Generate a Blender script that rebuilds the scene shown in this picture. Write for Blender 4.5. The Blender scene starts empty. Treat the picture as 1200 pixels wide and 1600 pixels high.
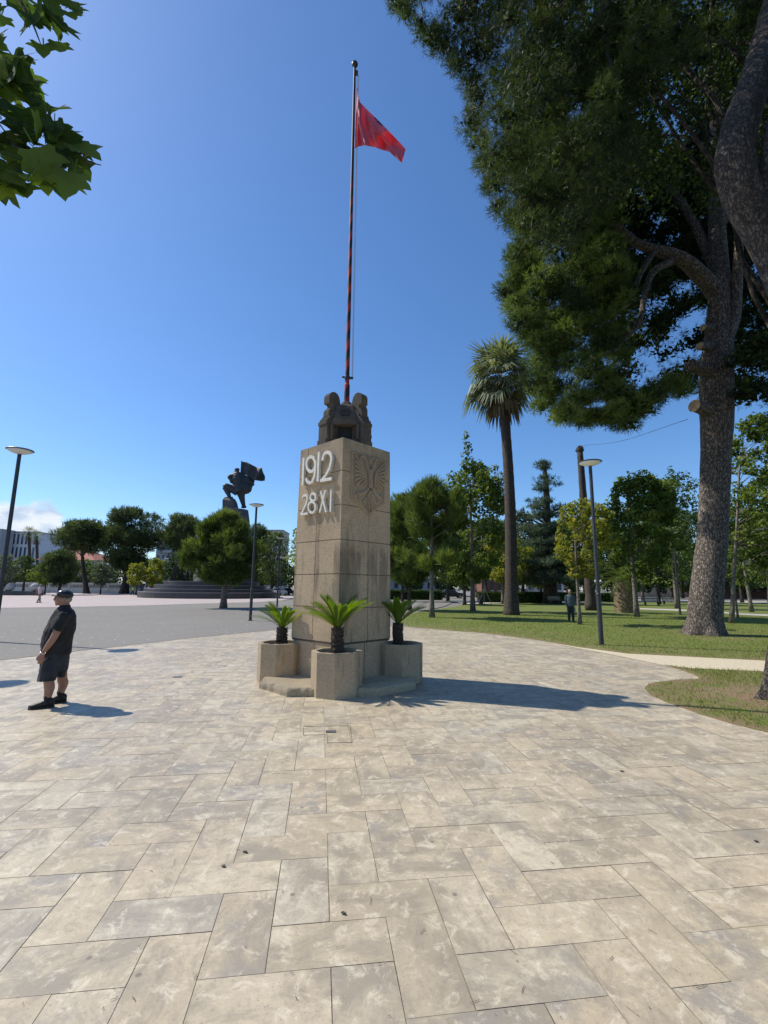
import bpy, bmesh, math, random
import numpy as np
from mathutils import Vector, Matrix
PI = math.pi
R = math.radians
rng = np.random.default_rng(11)
random.seed(5)
scene = bpy.context.scene
COL = scene.collection

# ------------------------------------------------------------------ camera model
FPX, PITCH, ROLL, CAMH = 722.8, 0.16177, 0.01005, 1.75
_f = np.array([0, math.cos(PITCH), math.sin(PITCH)])
_u = np.array([0, -math.sin(PITCH), math.cos(PITCH)])
_x = np.array([1.0, 0, 0])
CX = math.cos(ROLL) * _x + math.sin(ROLL) * _u
CU = -math.sin(ROLL) * _x + math.cos(ROLL) * _u
CP = np.array([0, 0, CAMH])


def ray(px, py):
    return (px - 600) / FPX * CX - (py - 800) / FPX * CU + _f


def gp(px, py, z=0.0):
    """survey: point of the ground seen at a pixel of the 1200x1600 photograph"""
    d = ray(px, py)
    return CP + d * ((z - CAMH) / d[2])


def at(px, py, Y):
    d = ray(px, py)
    return CP + d * (Y / d[1])


def onplane(px, py, p, n):
    d = ray(px, py)
    return CP + d * (np.dot(np.array(p) - CP, n) / np.dot(d, n))


def mpp(P):
    """metres per photo pixel at a point"""
    return float(np.dot(np.array(P) - CP, _f)) / FPX


SUN_AZ, SUN_EL = R(-18.07), R(49.8)     # direction the light travels (azimuth), elevation

# ------------------------------------------------------------------ mesh builders


def norm(v):
    v = np.array(v, float)
    return v / (np.linalg.norm(v) + 1e-12)


class MB:
    def __init__(self):
        self.v = []
        self.f = []
        self.mi = []
        self.cur = 0

    def add(self, vs, fs):
        o = len(self.v)
        self.v += [tuple(map(float, p)) for p in vs]
        for f in fs:
            self.f.append(tuple(i + o for i in f))
            self.mi.append(self.cur)
        return self

    def box(self, c, s, rz=0.0, taper=1.0):
        x, y, z = [k / 2 for k in s]
        ca, sa = math.cos(rz), math.sin(rz)
        vs = []
        for dz, t in ((-z, 1.0), (z, taper)):
            for dx, dy in ((-x, -y), (x, -y), (x, y), (-x, y)):
                dx, dy = dx * t, dy * t
                vs.append((c[0] + dx * ca - dy * sa, c[1] + dx * sa + dy * ca, c[2] + dz))
        return self.add(vs, [(3, 2, 1, 0), (4, 5, 6, 7), (0, 1, 5, 4), (1, 2, 6, 5), (2, 3, 7, 6), (3, 0, 4, 7)])

    def prism(self, poly, z0, z1, top=None):
        n = len(poly)
        top = top or poly
        vs = [(p[0], p[1], z0) for p in poly] + [(p[0], p[1], z1) for p in top]
        fs = [tuple(range(n))[::-1], tuple(range(n, 2 * n))]
        fs += [(i, (i + 1) % n, n + (i + 1) % n, n + i) for i in range(n)]
        return self.add(vs, fs)

    def extrude(self, pts, vec):
        """closed 3-D outline swept along a vector"""
        n = len(pts)
        vec = np.array(vec, float)
        vs = [np.array(p, float) for p in pts] + [np.array(p, float) + vec for p in pts]
        fs = [tuple(range(n))[::-1], tuple(range(n, 2 * n))]
        fs += [(i, (i + 1) % n, n + (i + 1) % n, n + i) for i in range(n)]
        return self.add(vs, fs)

    def rings(self, rings, cap=True):
        n = len(rings[0])
        vs = [p for r in rings for p in r]
        fs = []
        for k in range(len(rings) - 1):
            for i in range(n):
                j = (i + 1) % n
                fs.append((k * n + i, k * n + j, (k + 1) * n + j, (k + 1) * n + i))
        if cap:
            fs.append(tuple(range(n))[::-1])
            fs.append(tuple((len(rings) - 1) * n + i for i in range(n)))
        return self.add(vs, fs)

    def tube(self, path, rad, n=8, flat=1.0, ref=None, wob=0.0, seed=0, cap=True):
        path = [np.array(p, float) for p in path]
        if not hasattr(rad, '__len__'):
            rad = [rad] * len(path)
        rr = random.Random(seed)
        t0 = norm(path[1] - path[0])
        a = np.array(ref if ref is not None else ((0, 0, 1.0) if abs(t0[2]) < 0.9 else (1.0, 0, 0)), float)
        out = []
        for k, p in enumerate(path):
            t = norm(path[min(k + 1, len(path) - 1)] - path[max(k - 1, 0)])
            b = norm(np.cross(t, a))
            a2 = norm(np.cross(b, t))
            a = a2
            ring = []
            for i in range(n):
                th = 2 * PI * i / n
                q = rad[k] * (1 + (rr.uniform(-wob, wob) if wob else 0))
                ring.append(p + b * math.cos(th) * q + a2 * math.sin(th) * q * flat)
            out.append(ring)
        return self.rings(out, cap)

    def loft(self, secs, n=16):
        """secs: (centre, half axis 1, half axis 2) vectors"""
        out = []
        for c, a, b in secs:
            c, a, b = np.array(c, float), np.array(a, float), np.array(b, float)
            out.append([c + a * math.cos(2 * PI * i / n) + b * math.sin(2 * PI * i / n) for i in range(n)])
        return self.rings(out)

    def lathe(self, prof, c=(0, 0, 0), n=24, tilt=None):
        out = []
        for r, z in prof:
            ring = []
            for i in range(n):
                p = Vector((r * math.cos(2 * PI * i / n), r * math.sin(2 * PI * i / n), z))
                if tilt:
                    p = tilt @ p
                ring.append((c[0] + p[0], c[1] + p[1], c[2] + p[2]))
            out.append(ring)
        return self.rings(out)

    def ball(self, c, r, n=14, axes=None):
        if not hasattr(r, '__len__'):
            r = (r, r, r)
        A = axes or (np.array([1, 0, 0.]), np.array([0, 1, 0.]), np.array([0, 0, 1.]))
        c = np.array(c, float)
        out = []
        m = max(5, n // 2)
        for k in range(m + 1):
            ph = -PI / 2 + PI * k / m
            cr = max(math.cos(ph), 0.02)
            out.append([c + A[0] * r[0] * cr * math.cos(2 * PI * i / n) + A[1] * r[1] * cr * math.sin(2 * PI * i / n)
                        + A[2] * r[2] * math.sin(ph) for i in range(n)])
        return self.rings(out)

    def mesh(self, name, origin=(0, 0, 0), smooth=False):
        me = bpy.data.meshes.new(name)
        o = origin
        me.from_pydata([(p[0] - o[0], p[1] - o[1], p[2] - o[2]) for p in self.v], [], self.f)
        me.polygons.foreach_set('material_index', self.mi)
        if smooth:
            me.polygons.foreach_set('use_smooth', [True] * len(self.f))
        bm = bmesh.new()
        bm.from_mesh(me)
        bmesh.ops.recalc_face_normals(bm, faces=bm.faces)
        bm.to_mesh(me)
        bm.free()
        me.update()
        return me

    def build(self, name, mat, parent=None, origin=None, smooth=False, bevel=0.0):
        if origin is None:
            origin = parent_origin(parent)
        ob = link(name, self.mesh(name, origin, smooth), mat, parent)
        if parent is None:
            ob.location = [float(k) for k in origin]
        if bevel:
            b = ob.modifiers.new('edge', 'BEVEL')
            b.width = bevel
            b.segments = 2
            b.limit_method = 'ANGLE'
        return ob


def parent_origin(p):
    o = Vector((0, 0, 0))
    while p is not None:
        o += p.location
        p = p.parent
    return o


def link(name, me, mat, parent=None):
    ob = bpy.data.objects.new(name, me)
    for m in (mat if isinstance(mat, (list, tuple)) else [mat]):
        me.materials.append(m)
    COL.objects.link(ob)
    if parent is not None:
        ob.parent = parent
    return ob


def fast_mesh(name, V, k, tint=None, origin=(0, 0, 0), smooth=False):
    """V: (n*k,3) vertices, consecutive groups of k make one face"""
    V = np.asarray(V, np.float32) - np.array(origin, np.float32)
    n = len(V) // k
    me = bpy.data.meshes.new(name)
    me.vertices.add(len(V))
    me.vertices.foreach_set('co', V.ravel())
    me.loops.add(len(V))
    me.loops.foreach_set('vertex_index', np.arange(len(V), dtype=np.int32))
    me.polygons.add(n)
    me.polygons.foreach_set('loop_start', np.arange(0, n * k, k, dtype=np.int32))
    if smooth:
        me.polygons.foreach_set('use_smooth', np.ones(n, bool))
    me.update(calc_edges=True)
    if tint is not None:
        a = me.attributes.new('tint', 'FLOAT', 'FACE')
        a.data.foreach_set('value', np.asarray(tint, np.float32))
    return me


def thing(name, label, cat, loc=(0, 0, 0), group=None):
    o = bpy.data.objects.new(name, None)
    o.empty_display_size = 0.2
    COL.objects.link(o)
    o.location = [float(k) for k in loc]
    o['label'] = label
    o['category'] = cat
    if group:
        o['group'] = group
    return o


def tag(o, label, cat, group=None):
    o['label'] = label
    o['category'] = cat
    if group:
        o['group'] = group
    return o


def structure(o):
    o['kind'] = 'structure'
    return o


def stuff(o):
    o['kind'] = 'stuff'
    return o


def copy_tree(o, parent=None):
    c = o.copy()
    COL.objects.link(c)
    c.parent = parent
    for ch in list(o.children):
        copy_tree(ch, c)
    return c


def smooth_path(pts, k=5):
    P = [np.array(p, float) for p in pts]
    P = [2 * P[0] - P[1]] + P + [2 * P[-1] - P[-2]]
    out = []
    for i in range(1, len(P) - 2):
        for j in range(k):
            t = j / k
            out.append(0.5 * (2 * P[i] + (P[i + 1] - P[i - 1]) * t + (2 * P[i - 1] - 5 * P[i] + 4 * P[i + 1] - P[i + 2]) * t * t
                              + (3 * P[i] - P[i - 1] - 3 * P[i + 1] + P[i + 2]) * t ** 3))
    out.append(P[-2])
    return out


def organic(mb, name, voxel, mat, parent=None, origin=None, smooth_it=6):
    """overlapping closed forms fused into ONE continuous surface"""
    if origin is None:
        origin = parent_origin(parent)
    me = mb.mesh(name, origin)
    tmp = bpy.data.objects.new('tmp', me)
    COL.objects.link(tmp)
    m = tmp.modifiers.new('r', 'REMESH')
    m.mode = 'VOXEL'
    m.voxel_size = voxel
    s = tmp.modifiers.new('s', 'SMOOTH')
    s.factor = 0.5
    s.iterations = smooth_it
    dg = bpy.context.evaluated_depsgraph_get()
    me2 = bpy.data.meshes.new_from_object(tmp.evaluated_get(dg))
    bpy.data.objects.remove(tmp)
    me2.name = name
    me2.materials.clear()
    me2.polygons.foreach_set('use_smooth', [True] * len(me2.polygons))
    return link(name, me2, mat, parent)


# ------------------------------------------------------------------ materials


def new_mat(name):
    m = bpy.data.materials.new(name)
    m.use_nodes = True
    nt = m.node_tree
    nt.nodes.clear()
    out = nt.nodes.new('ShaderNodeOutputMaterial')
    b = nt.nodes.new('ShaderNodeBsdfPrincipled')
    nt.links.new(b.outputs[0], out.inputs[0])
    return m, nt, b, out


def N(nt, t, **kw):
    n = nt.nodes.new(t)
    for k, v in kw.items():
        if k in n.inputs:
            n.inputs[k].default_value = v
        else:
            setattr(n, k, v)
    return n


def ramp(nt, fac, stops, interp='LINEAR'):
    r = nt.nodes.new('ShaderNodeValToRGB')
    r.color_ramp.interpolation = interp
    e = r.color_ramp.elements
    while len(e) < len(stops):
        e.new(0.5)
    for k, (p, c) in enumerate(stops):
        e[k].position = p
        e[k].color = (*c, 1) if len(c) == 3 else c
    nt.links.new(fac, r.inputs[0])
    return r.outputs[0]


def mixc(nt, fac, a, b, mode='MIX'):
    m = nt.nodes.new('ShaderNodeMix')
    m.data_type = 'RGBA'
    m.blend_type = mode
    for s, v in ((0, fac), (6, a), (7, b)):
        if hasattr(v, 'links') or isinstance(v, bpy.types.NodeSocket):
            nt.links.new(v, m.inputs[s])
        elif s == 0:
            m.inputs[0].default_value = v
        else:
            m.inputs[s].default_value = (*v, 1)
    return m.outputs[2]


def coord(nt, kind='Object', scale=(1, 1, 1), rot=(0, 0, 0)):
    tc = nt.nodes.new('ShaderNodeTexCoord')
    mp = nt.nodes.new('ShaderNodeMapping')
    mp.inputs['Scale'].default_value = scale
    mp.inputs['Rotation'].default_value = rot
    nt.links.new(tc.outputs[kind], mp.inputs[0])
    return mp.outputs[0]


def noise(nt, vec, scale, detail=4, rough=0.55, dist=0.0):
    n = N(nt, 'ShaderNodeTexNoise', Scale=scale, Detail=detail, Roughness=rough, Distortion=dist)
    nt.links.new(vec, n.inputs['Vector'])
    return n.outputs['Fac']


def bump(nt, b, h, strength=0.3, dist=0.02):
    n = N(nt, 'ShaderNodeBump', Strength=strength, Distance=dist)
    nt.links.new(h, n.inputs['Height'])
    nt.links.new(n.outputs[0], b.inputs['Normal'])
    return n


def plain(name, c, rough=0.6, metal=0.0, var=0.12, scale=6.0, bmp=0.0):
    m, nt, b, o = new_mat(name)
    v = coord(nt)
    f = noise(nt, v, scale, 5)
    lo = tuple(k * (1 - var) for k in c)
    hi = tuple(min(1, k * (1 + var)) for k in c)
    nt.links.new(ramp(nt, f, [(0.3, lo), (0.7, hi)]), b.inputs['Base Color'])
    b.inputs['Roughness'].default_value = rough
    b.inputs['Metallic'].default_value = metal
    if bmp:
        bump(nt, b, noise(nt, v, scale * 8, 3), bmp, 0.01)
    return m


def leaf_mat(name, cols, trans=0.3, rough=0.6, tcol=None, spec=0.22):
    m, nt, b, o = new_mat(name)
    at_ = nt.nodes.new('ShaderNodeAttribute')
    at_.attribute_name = 'tint'
    n = len(cols)
    c = ramp(nt, at_.outputs['Fac'], [(i / (n - 1), k) for i, k in enumerate(cols)])
    nt.links.new(c, b.inputs['Base Color'])
    b.inputs['Roughness'].default_value = rough
    b.inputs['Specular IOR Level'].default_value = spec
    t = nt.nodes.new('ShaderNodeBsdfTranslucent')
    tc = mixc(nt, 1.0, c, tcol or (1.6, 1.7, 0.6), 'MULTIPLY')
    nt.links.new(tc, t.inputs[0])
    mx = nt.nodes.new('ShaderNodeMixShader')
    mx.inputs[0].default_value = trans
    nt.links.new(b.outputs[0], mx.inputs[1])
    nt.links.new(t.outputs[0], mx.inputs[2])
    nt.links.new(mx.outputs[0], o.inputs[0])
    return m


def bark_mat(name, dark, light, scale=9.0, strength=0.9, vert=0.35, contrast=(0.4, 0.62)):
    m, nt, b, o = new_mat(name)
    v = coord(nt, scale=(1, 1, vert))
    vo = N(nt, 'ShaderNodeTexVoronoi', Scale=scale)
    vo.feature = 'DISTANCE_TO_EDGE'
    n2 = N(nt, 'ShaderNodeTexNoise', Scale=scale * 0.7, Detail=4)
    nt.links.new(v, n2.inputs['Vector'])
    ad = N(nt, 'ShaderNodeMixRGB', blend_type='ADD')
    ad.inputs[0].default_value = 0.25
    nt.links.new(v, ad.inputs[1])
    nt.links.new(n2.outputs['Color'], ad.inputs[2])
    nt.links.new(ad.outputs[0], vo.inputs['Vector'])
    f1 = noise(nt, v, scale * 1.3, 6, 0.65)
    plate = ramp(nt, vo.outputs['Distance'], [(0.0, (0, 0, 0)), (0.14, (1, 1, 1))])
    c = ramp(nt, f1, [(contrast[0], dark), (contrast[1], light)])
    c2 = mixc(nt, plate, tuple(k * 0.6 for k in dark), c)
    nt.links.new(c2, b.inputs['Base Color'])
    b.inputs['Roughness'].default_value = 0.9
    h = mixc(nt, 0.4, plate, f1)
    bump(nt, b, h, strength, 0.03)
    return m


def concrete_mat(name, base, grain=1.0, stain=True):
    m, nt, b, o = new_mat(name)
    v = coord(nt)
    sp = N(nt, 'ShaderNodeTexVoronoi', Scale=95.0)
    nt.links.new(v, sp.inputs['Vector'])
    fine = noise(nt, v, 48, 3, 0.85)
    big = noise(nt, v, 1.7, 5, 0.6)
    c = ramp(nt, fine, [(0.40, tuple(k * (1 - 0.50 * grain) for k in base)), (0.5, base),
                        (0.60, tuple(min(1, k * (1 + 0.28 * grain)) for k in base))])
    c = mixc(nt, 0.5, c, ramp(nt, big, [(0.3, tuple(k * 0.72 for k in base)), (0.7, tuple(k * 1.15 for k in base))]))
    if stain:
        vs = coord(nt, scale=(2.6, 2.6, 0.30))
        st = noise(nt, vs, 1.3, 7, 0.7)
        msk = ramp(nt, st, [(0.56, (0, 0, 0)), (0.68, (0.70, 0.70, 0.70))])
        c = mixc(nt, msk, c, (base[0] * 0.34, base[1] * 0.33, base[2] * 0.32))
        sz = N(nt, 'ShaderNodeSeparateXYZ')
        nt.links.new(v, sz.inputs[0])
        band = ramp(nt, sz.outputs[2], [(0.0, (0, 0, 0)), (1.0, (0, 0, 0))])
        cr_ = band.node.color_ramp
        dvz = N(nt, 'ShaderNodeMath', operation='DIVIDE')
        dvz.inputs[1].default_value = 5.0
        nt.links.new(sz.outputs[2], dvz.inputs[0])
        nt.links.new(dvz.outputs[0], band.node.inputs[0])
        cr_.elements[0].position, cr_.elements[1].position = 0.24, 0.52
        e_ = cr_.elements.new(0.33)
        e_.color = (0.75, 0.75, 0.75, 1)
        e_ = cr_.elements.new(0.47)
        e_.color = (1, 1, 1, 1)
        run = noise(nt, coord(nt, scale=(2.4, 2.4, 0.14)), 1.7, 6, 0.62)
        rm_ = N(nt, 'ShaderNodeMath', operation='MULTIPLY')
        nt.links.new(ramp(nt, run, [(0.51, (0, 0, 0)), (0.57, (0.62, 0.62, 0.62))]), rm_.inputs[0])
        nt.links.new(band, rm_.inputs[1])
        c = mixc(nt, rm_.outputs[0], c, (base[0] * 0.30, base[1] * 0.30, base[2] * 0.31))
        top = ramp(nt, dvz.outputs[0], [(0.74, (0, 0, 0)), (0.90, (1, 1, 1))])
        tm_ = N(nt, 'ShaderNodeMath', operation='MULTIPLY')
        nt.links.new(top, tm_.inputs[0])
        nt.links.new(ramp(nt, noise(nt, coord(nt, scale=(1.6, 1.6, 0.8)), 2.0, 7, 0.7), [(0.40, (0.15, 0.15, 0.15)), (0.62, (0.75, 0.75, 0.75))]), tm_.inputs[1])
        c = mixc(nt, tm_.outputs[0], c, (base[0] * 0.50, base[1] * 0.54, base[2] * 0.62))
        pat = noise(nt, v, 4.5, 6, 0.7)
        c = mixc(nt, ramp(nt, pat, [(0.56, (0, 0, 0)), (0.7, (0.5, 0.5, 0.5))]), c, (base[0] * 1.25, base[1] * 1.2, base[2] * 1.05))
    nt.links.new(c, b.inputs['Base Color'])
    b.inputs['Roughness'].default_value = 0.93
    b.inputs['Diffuse Roughness'].default_value = 0.8
    b.inputs['Specular IOR Level'].default_value = 0.2
    h = mixc(nt, 0.5, fine, sp.outputs['Distance'])
    bump(nt, b, h, 0.55 * grain, 0.008)
    return m


MT = {}
MT['concrete'] = concrete_mat('pebble concrete', (0.555, 0.43, 0.285), 1.15)
MT['concrete_dark'] = concrete_mat('weathered concrete', (0.165, 0.138, 0.108))
MT['relief'] = concrete_mat('relief concrete', (0.47, 0.365, 0.245), 0.8)
MT['planter'] = concrete_mat('planter concrete', (0.50, 0.395, 0.262), 0.8, True)
MT['ledge'] = concrete_mat('ledge stone', (0.47, 0.385, 0.265), 1.1, False)
MT['core'] = plain('dark joint mortar', (0.10, 0.085, 0.07), 0.95)  # dark tone of the core behind the block joints
MT['letter'] = plain('painted letter', (0.56, 0.54, 0.48), 0.7, var=0.16, scale=14, bmp=0.2)
MT['niche'] = plain('niche shade', (0.035, 0.033, 0.032), 0.95)  # near-black colour stands in for shade inside the crown openings
MT['soil'] = plain('potting soil', (0.07, 0.048, 0.033), 1.0, var=0.5, scale=30, bmp=0.8)
MT['lamp_metal'] = plain('dark lamp paint', (0.028, 0.032, 0.038), 0.45, var=0.25)
MT['lamp_white'] = plain('lamp diffuser', (0.80, 0.80, 0.76), 0.5, var=0.04)
MT['bronze'] = plain('dark bronze', (0.030, 0.034, 0.038), 0.6, 0.0, var=0.4, scale=3)
MT['rock'] = plain('grey monument stone', (0.075, 0.077, 0.08), 0.85, var=0.3, scale=1.2, bmp=0.4)
MT['black_stone'] = plain('black granite', (0.035, 0.034, 0.036), 0.35, var=0.3, scale=2)
MT['black_stone_top'] = plain('paler granite tread', (0.16, 0.155, 0.155), 0.5, var=0.2, scale=2)  # step tops paler than the step faces
MT['ball'] = plain('pale ball stone', (0.40, 0.38, 0.35), 0.85, var=0.15)
MT['wall_white'] = plain('garden wall plaster', (0.58, 0.55, 0.50), 0.85, var=0.12, scale=1)
MT['lattice'] = plain('open lattice shade', (0.13, 0.12, 0.11), 0.9)
def folds(name, c):
    m = plain(name, c, 0.9, var=0.35, scale=9)
    nt = m.node_tree
    b = [n for n in nt.nodes if n.type == 'BSDF_PRINCIPLED'][0]
    v = coord(nt, scale=(1, 1, 0.45))
    bump(nt, b, noise(nt, v, 8.5, 3, 0.5, 1.2), 1.0, 0.035)
    return m


MT['black_cloth'] = folds('black cotton', (0.016, 0.016, 0.019))
MT['short_cloth'] = folds('charcoal cotton', (0.028, 0.030, 0.036))
MT['leather'] = plain('black cap leather', (0.014, 0.014, 0.016), 0.32, var=0.3, scale=20)
MT['shoe'] = plain('black shoe', (0.016, 0.015, 0.014), 0.55, var=0.3, scale=25)
MT['skin'] = plain('sunburnt skin', (0.31, 0.165, 0.11), 0.55, var=0.14, scale=20)
MT['hair'] = plain('grey hair', (0.27, 0.25, 0.23), 0.8, var=0.3, scale=60)
MT['steel'] = plain('watch steel', (0.6, 0.6, 0.6), 0.25, 0.9)
MT['glass_lens'] = plain('spectacle frame', (0.05, 0.05, 0.05), 0.3)
MT['hatch'] = plain('hatch iron', (0.10, 0.11, 0.115), 0.5, 0.3, var=0.3, scale=30)
MT['cut'] = plain('sawn pale wood', (0.33, 0.25, 0.16), 0.8, var=0.2, scale=12)
MT['stake'] = plain('grey timber stake', (0.32, 0.28, 0.22), 0.9, var=0.2)
MT['bin'] = plain('dark bin plastic', (0.03, 0.032, 0.03), 0.6)
MT['rope'] = plain('halyard rope', (0.45, 0.43, 0.40), 0.9)

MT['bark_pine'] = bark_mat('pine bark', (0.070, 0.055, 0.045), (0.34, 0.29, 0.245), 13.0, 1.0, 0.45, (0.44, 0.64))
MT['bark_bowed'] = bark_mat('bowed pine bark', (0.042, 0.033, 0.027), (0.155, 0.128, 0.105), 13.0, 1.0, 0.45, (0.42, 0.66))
MT['bark_limb'] = bark_mat('pine limb bark', (0.050, 0.038, 0.030), (0.15, 0.118, 0.09), 9.0, 0.8, 0.5)
MT['bark_palm'] = bark_mat('palm bark', (0.045, 0.035, 0.029), (0.125, 0.098, 0.08), 6.0, 0.8, 3.0)
MT['bark_grey'] = bark_mat('young grey bark', (0.12, 0.10, 0.08), (0.30, 0.26, 0.21), 12.0, 0.5, 0.4)
MT['bark_dark'] = bark_mat('dark bark', (0.035, 0.028, 0.022), (0.10, 0.08, 0.062), 7.0, 0.6, 0.4)

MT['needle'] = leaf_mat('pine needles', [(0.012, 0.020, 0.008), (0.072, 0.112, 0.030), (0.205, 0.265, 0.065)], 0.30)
MT['needle_shade'] = leaf_mat('shaded pine needles', [(0.010, 0.017, 0.008), (0.055, 0.085, 0.024), (0.17, 0.21, 0.05)], 0.28)  # darker needle copy, the crown's shade put into the colour
MT['needle_young'] = leaf_mat('young pine needles', [(0.038, 0.058, 0.020), (0.100, 0.145, 0.040), (0.22, 0.26, 0.07)], 0.34)
MT['needle_far'] = leaf_mat('distant pine needles', [(0.026, 0.044, 0.022), (0.068, 0.100, 0.040), (0.16, 0.19, 0.065)], 0.25)
MT['needle_blue'] = leaf_mat('cedar needles', [(0.030, 0.052, 0.038), (0.075, 0.110, 0.075), (0.14, 0.18, 0.115)], 0.22)
MT['leaf_plane'] = leaf_mat('plane leaves', [(0.042, 0.066, 0.018), (0.110, 0.160, 0.036), (0.25, 0.29, 0.075)], 0.38)
MT['leaf_yellow'] = leaf_mat('yellowing leaves', [(0.090, 0.115, 0.022), (0.20, 0.22, 0.04), (0.35, 0.29, 0.06)], 0.40)
MT['leaf_dark'] = leaf_mat('dark evergreen leaves', [(0.024, 0.042, 0.016), (0.062, 0.098, 0.030), (0.145, 0.19, 0.052)], 0.28)
MT['leaf_silver'] = leaf_mat('olive leaves', [(0.07, 0.09, 0.06), (0.12, 0.15, 0.10), (0.2, 0.23, 0.16)], 0.2)
MT['leaf_near'] = leaf_mat('overhanging plane leaves', [(0.050, 0.080, 0.036), (0.085, 0.130, 0.045), (0.19, 0.25, 0.06)], 0.40, 0.9, tcol=(1.5, 1.7, 0.5), spec=0.05)
MT['fan'] = leaf_mat('fan palm leaf', [(0.06, 0.085, 0.045), (0.15, 0.175, 0.115), (0.35, 0.36, 0.25)], 0.25)
MT['fan_dead'] = leaf_mat('dry palm leaf', [(0.09, 0.075, 0.045), (0.17, 0.14, 0.085), (0.30, 0.25, 0.15)], 0.2, tcol=(1.2, 1.0, 0.6))
MT['cycad'] = leaf_mat('cycad frond', [(0.050, 0.100, 0.015), (0.105, 0.175, 0.022), (0.19, 0.27, 0.035)], 0.42, 0.35, tcol=(1.7, 1.7, 0.35))
MT['cycad_trunk'] = plain('cycad leaf base scales', (0.055, 0.040, 0.028), 0.95, var=0.5, scale=30, bmp=0.8)
MT['grass'] = leaf_mat('grass blades', [(0.14, 0.105, 0.035), (0.10, 0.135, 0.018), (0.145, 0.195, 0.022), (0.28, 0.26, 0.06)], 0.3)
MT['hedge'] = leaf_mat('clipped hedge leaves', [(0.025, 0.05, 0.014), (0.05, 0.09, 0.022), (0.10, 0.15, 0.035)], 0.25)
MT['debris'] = leaf_mat('fallen needles', [(0.06, 0.045, 0.03), (0.14, 0.10, 0.06), (0.2, 0.14, 0.08)], 0.0)

# ------------------------------------------------------------------ ground materials


def paving_mat():
    m, nt, b, o = new_mat('travertine slabs')
    uv = nt.nodes.new('ShaderNodeUVMap')
    uv.uv_map = 'slab'
    at_ = nt.nodes.new('ShaderNodeAttribute')
    at_.attribute_name = 'tint'
    cb = N(nt, 'ShaderNodeCombineXYZ')
    sx = N(nt, 'ShaderNodeSeparateXYZ')
    nt.links.new(uv.outputs[0], sx.inputs[0])
    mz = N(nt, 'ShaderNodeMath', operation='MULTIPLY')
    mz.inputs[1].default_value = 57.0
    nt.links.new(at_.outputs['Fac'], mz.inputs[0])
    nt.links.new(sx.outputs[0], cb.inputs[0])
    nt.links.new(sx.outputs[1], cb.inputs[1])
    nt.links.new(mz.outputs[0], cb.inputs[2])
    vec = cb.outputs[0]
    mp = N(nt, 'ShaderNodeMapping')
    mp.inputs['Scale'].default_value = (1.5, 2.7, 1.0)
    mp.inputs['Rotation'].default_value = (0, 0, 0.25)
    nt.links.new(vec, mp.inputs[0])
    w = coord(nt)
    base = ramp(nt, at_.outputs['Fac'], [(0.0, (0.430, 0.362, 0.252)), (0.3, (0.502, 0.430, 0.306)), (0.55, (0.473, 0.391, 0.272)),
                                         (0.8, (0.525, 0.458, 0.337)), (1.0, (0.449, 0.405, 0.316))])
    vein = noise(nt, mp.outputs[0], 1.05, 10, 0.70, 0.7)
    c = mixc(nt, ramp(nt, vein, [(0.47, (0, 0, 0)), (0.59, (0.80, 0.80, 0.80))]), base, (0.275, 0.238, 0.182))
    pale = noise(nt, mp.outputs[0], 2.4, 10, 0.78, 0.3)
    c = mixc(nt, ramp(nt, pale, [(0.52, (0, 0, 0)), (0.70, (0.6, 0.6, 0.6))]), c, (0.575, 0.50, 0.37))
    # blue grey patches on some slabs
    blue = noise(nt, vec, 3.2, 9, 0.72, 0.3)
    sel = N(nt, 'ShaderNodeTexWhiteNoise', noise_dimensions='1D')
    nt.links.new(at_.outputs['Fac'], sel.inputs['W'])
    gate = ramp(nt, sel.outputs['Value'], [(0.58, (0, 0, 0)), (0.8, (1, 1, 1))])
    gm = N(nt, 'ShaderNodeMath', operation='MULTIPLY')
    nt.links.new(gate, gm.inputs[0])
    nt.links.new(ramp(nt, blue, [(0.47, (0, 0, 0)), (0.63, (0.9, 0.9, 0.9))]), gm.inputs[1])
    c = mixc(nt, gm.outputs[0], c, (0.265, 0.245, 0.22))
    # walked-in dirt, in world space
    dirt = noise(nt, w, 0.55, 6, 0.65)
    c = mixc(nt, ramp(nt, dirt, [(0.44, (0, 0, 0)), (0.68, (0.55, 0.55, 0.55))]), c, (0.225, 0.188, 0.14))
    grit = noise(nt, w, 24, 7, 0.82)
    c = mixc(nt, ramp(nt, grit, [(0.33, (0.75, 0.75, 0.75)), (0.47, (0, 0, 0))]), c, (0.25, 0.21, 0.16))
    mot = noise(nt, w, 7.5, 10, 0.78, 0.6)
    c = mixc(nt, ramp(nt, mot, [(0.39, (0.5, 0.5, 0.5)), (0.48, (0, 0, 0))]), c, (0.29, 0.255, 0.20))
    c = mixc(nt, ramp(nt, mot, [(0.53, (0, 0, 0)), (0.62, (0.6, 0.6, 0.6))]), c, (0.66, 0.59, 0.46))
    pit = noise(nt, w, 90, 3, 0.6)
    c = mixc(nt, ramp(nt, pit, [(0.30, (0.7, 0.7, 0.7)), (0.38, (0, 0, 0))]), c, (0.17, 0.145, 0.11))
    spot = N(nt, 'ShaderNodeTexVoronoi', Scale=3.1)
    nt.links.new(w, spot.inputs['Vector'])
    c = mixc(nt, ramp(nt, spot.outputs['Distance'], [(0.035, (0.75, 0.75, 0.75)), (0.055, (0, 0, 0))]), c, (0.15, 0.125, 0.105))
    nt.links.new(c, b.inputs['Base Color'])
    b.inputs['Roughness'].default_value = 0.5
    b.inputs['Specular IOR Level'].default_value = 0.5
    bump(nt, b, mixc(nt, 0.5, grit, vein), 0.22, 0.006)
    return m


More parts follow.
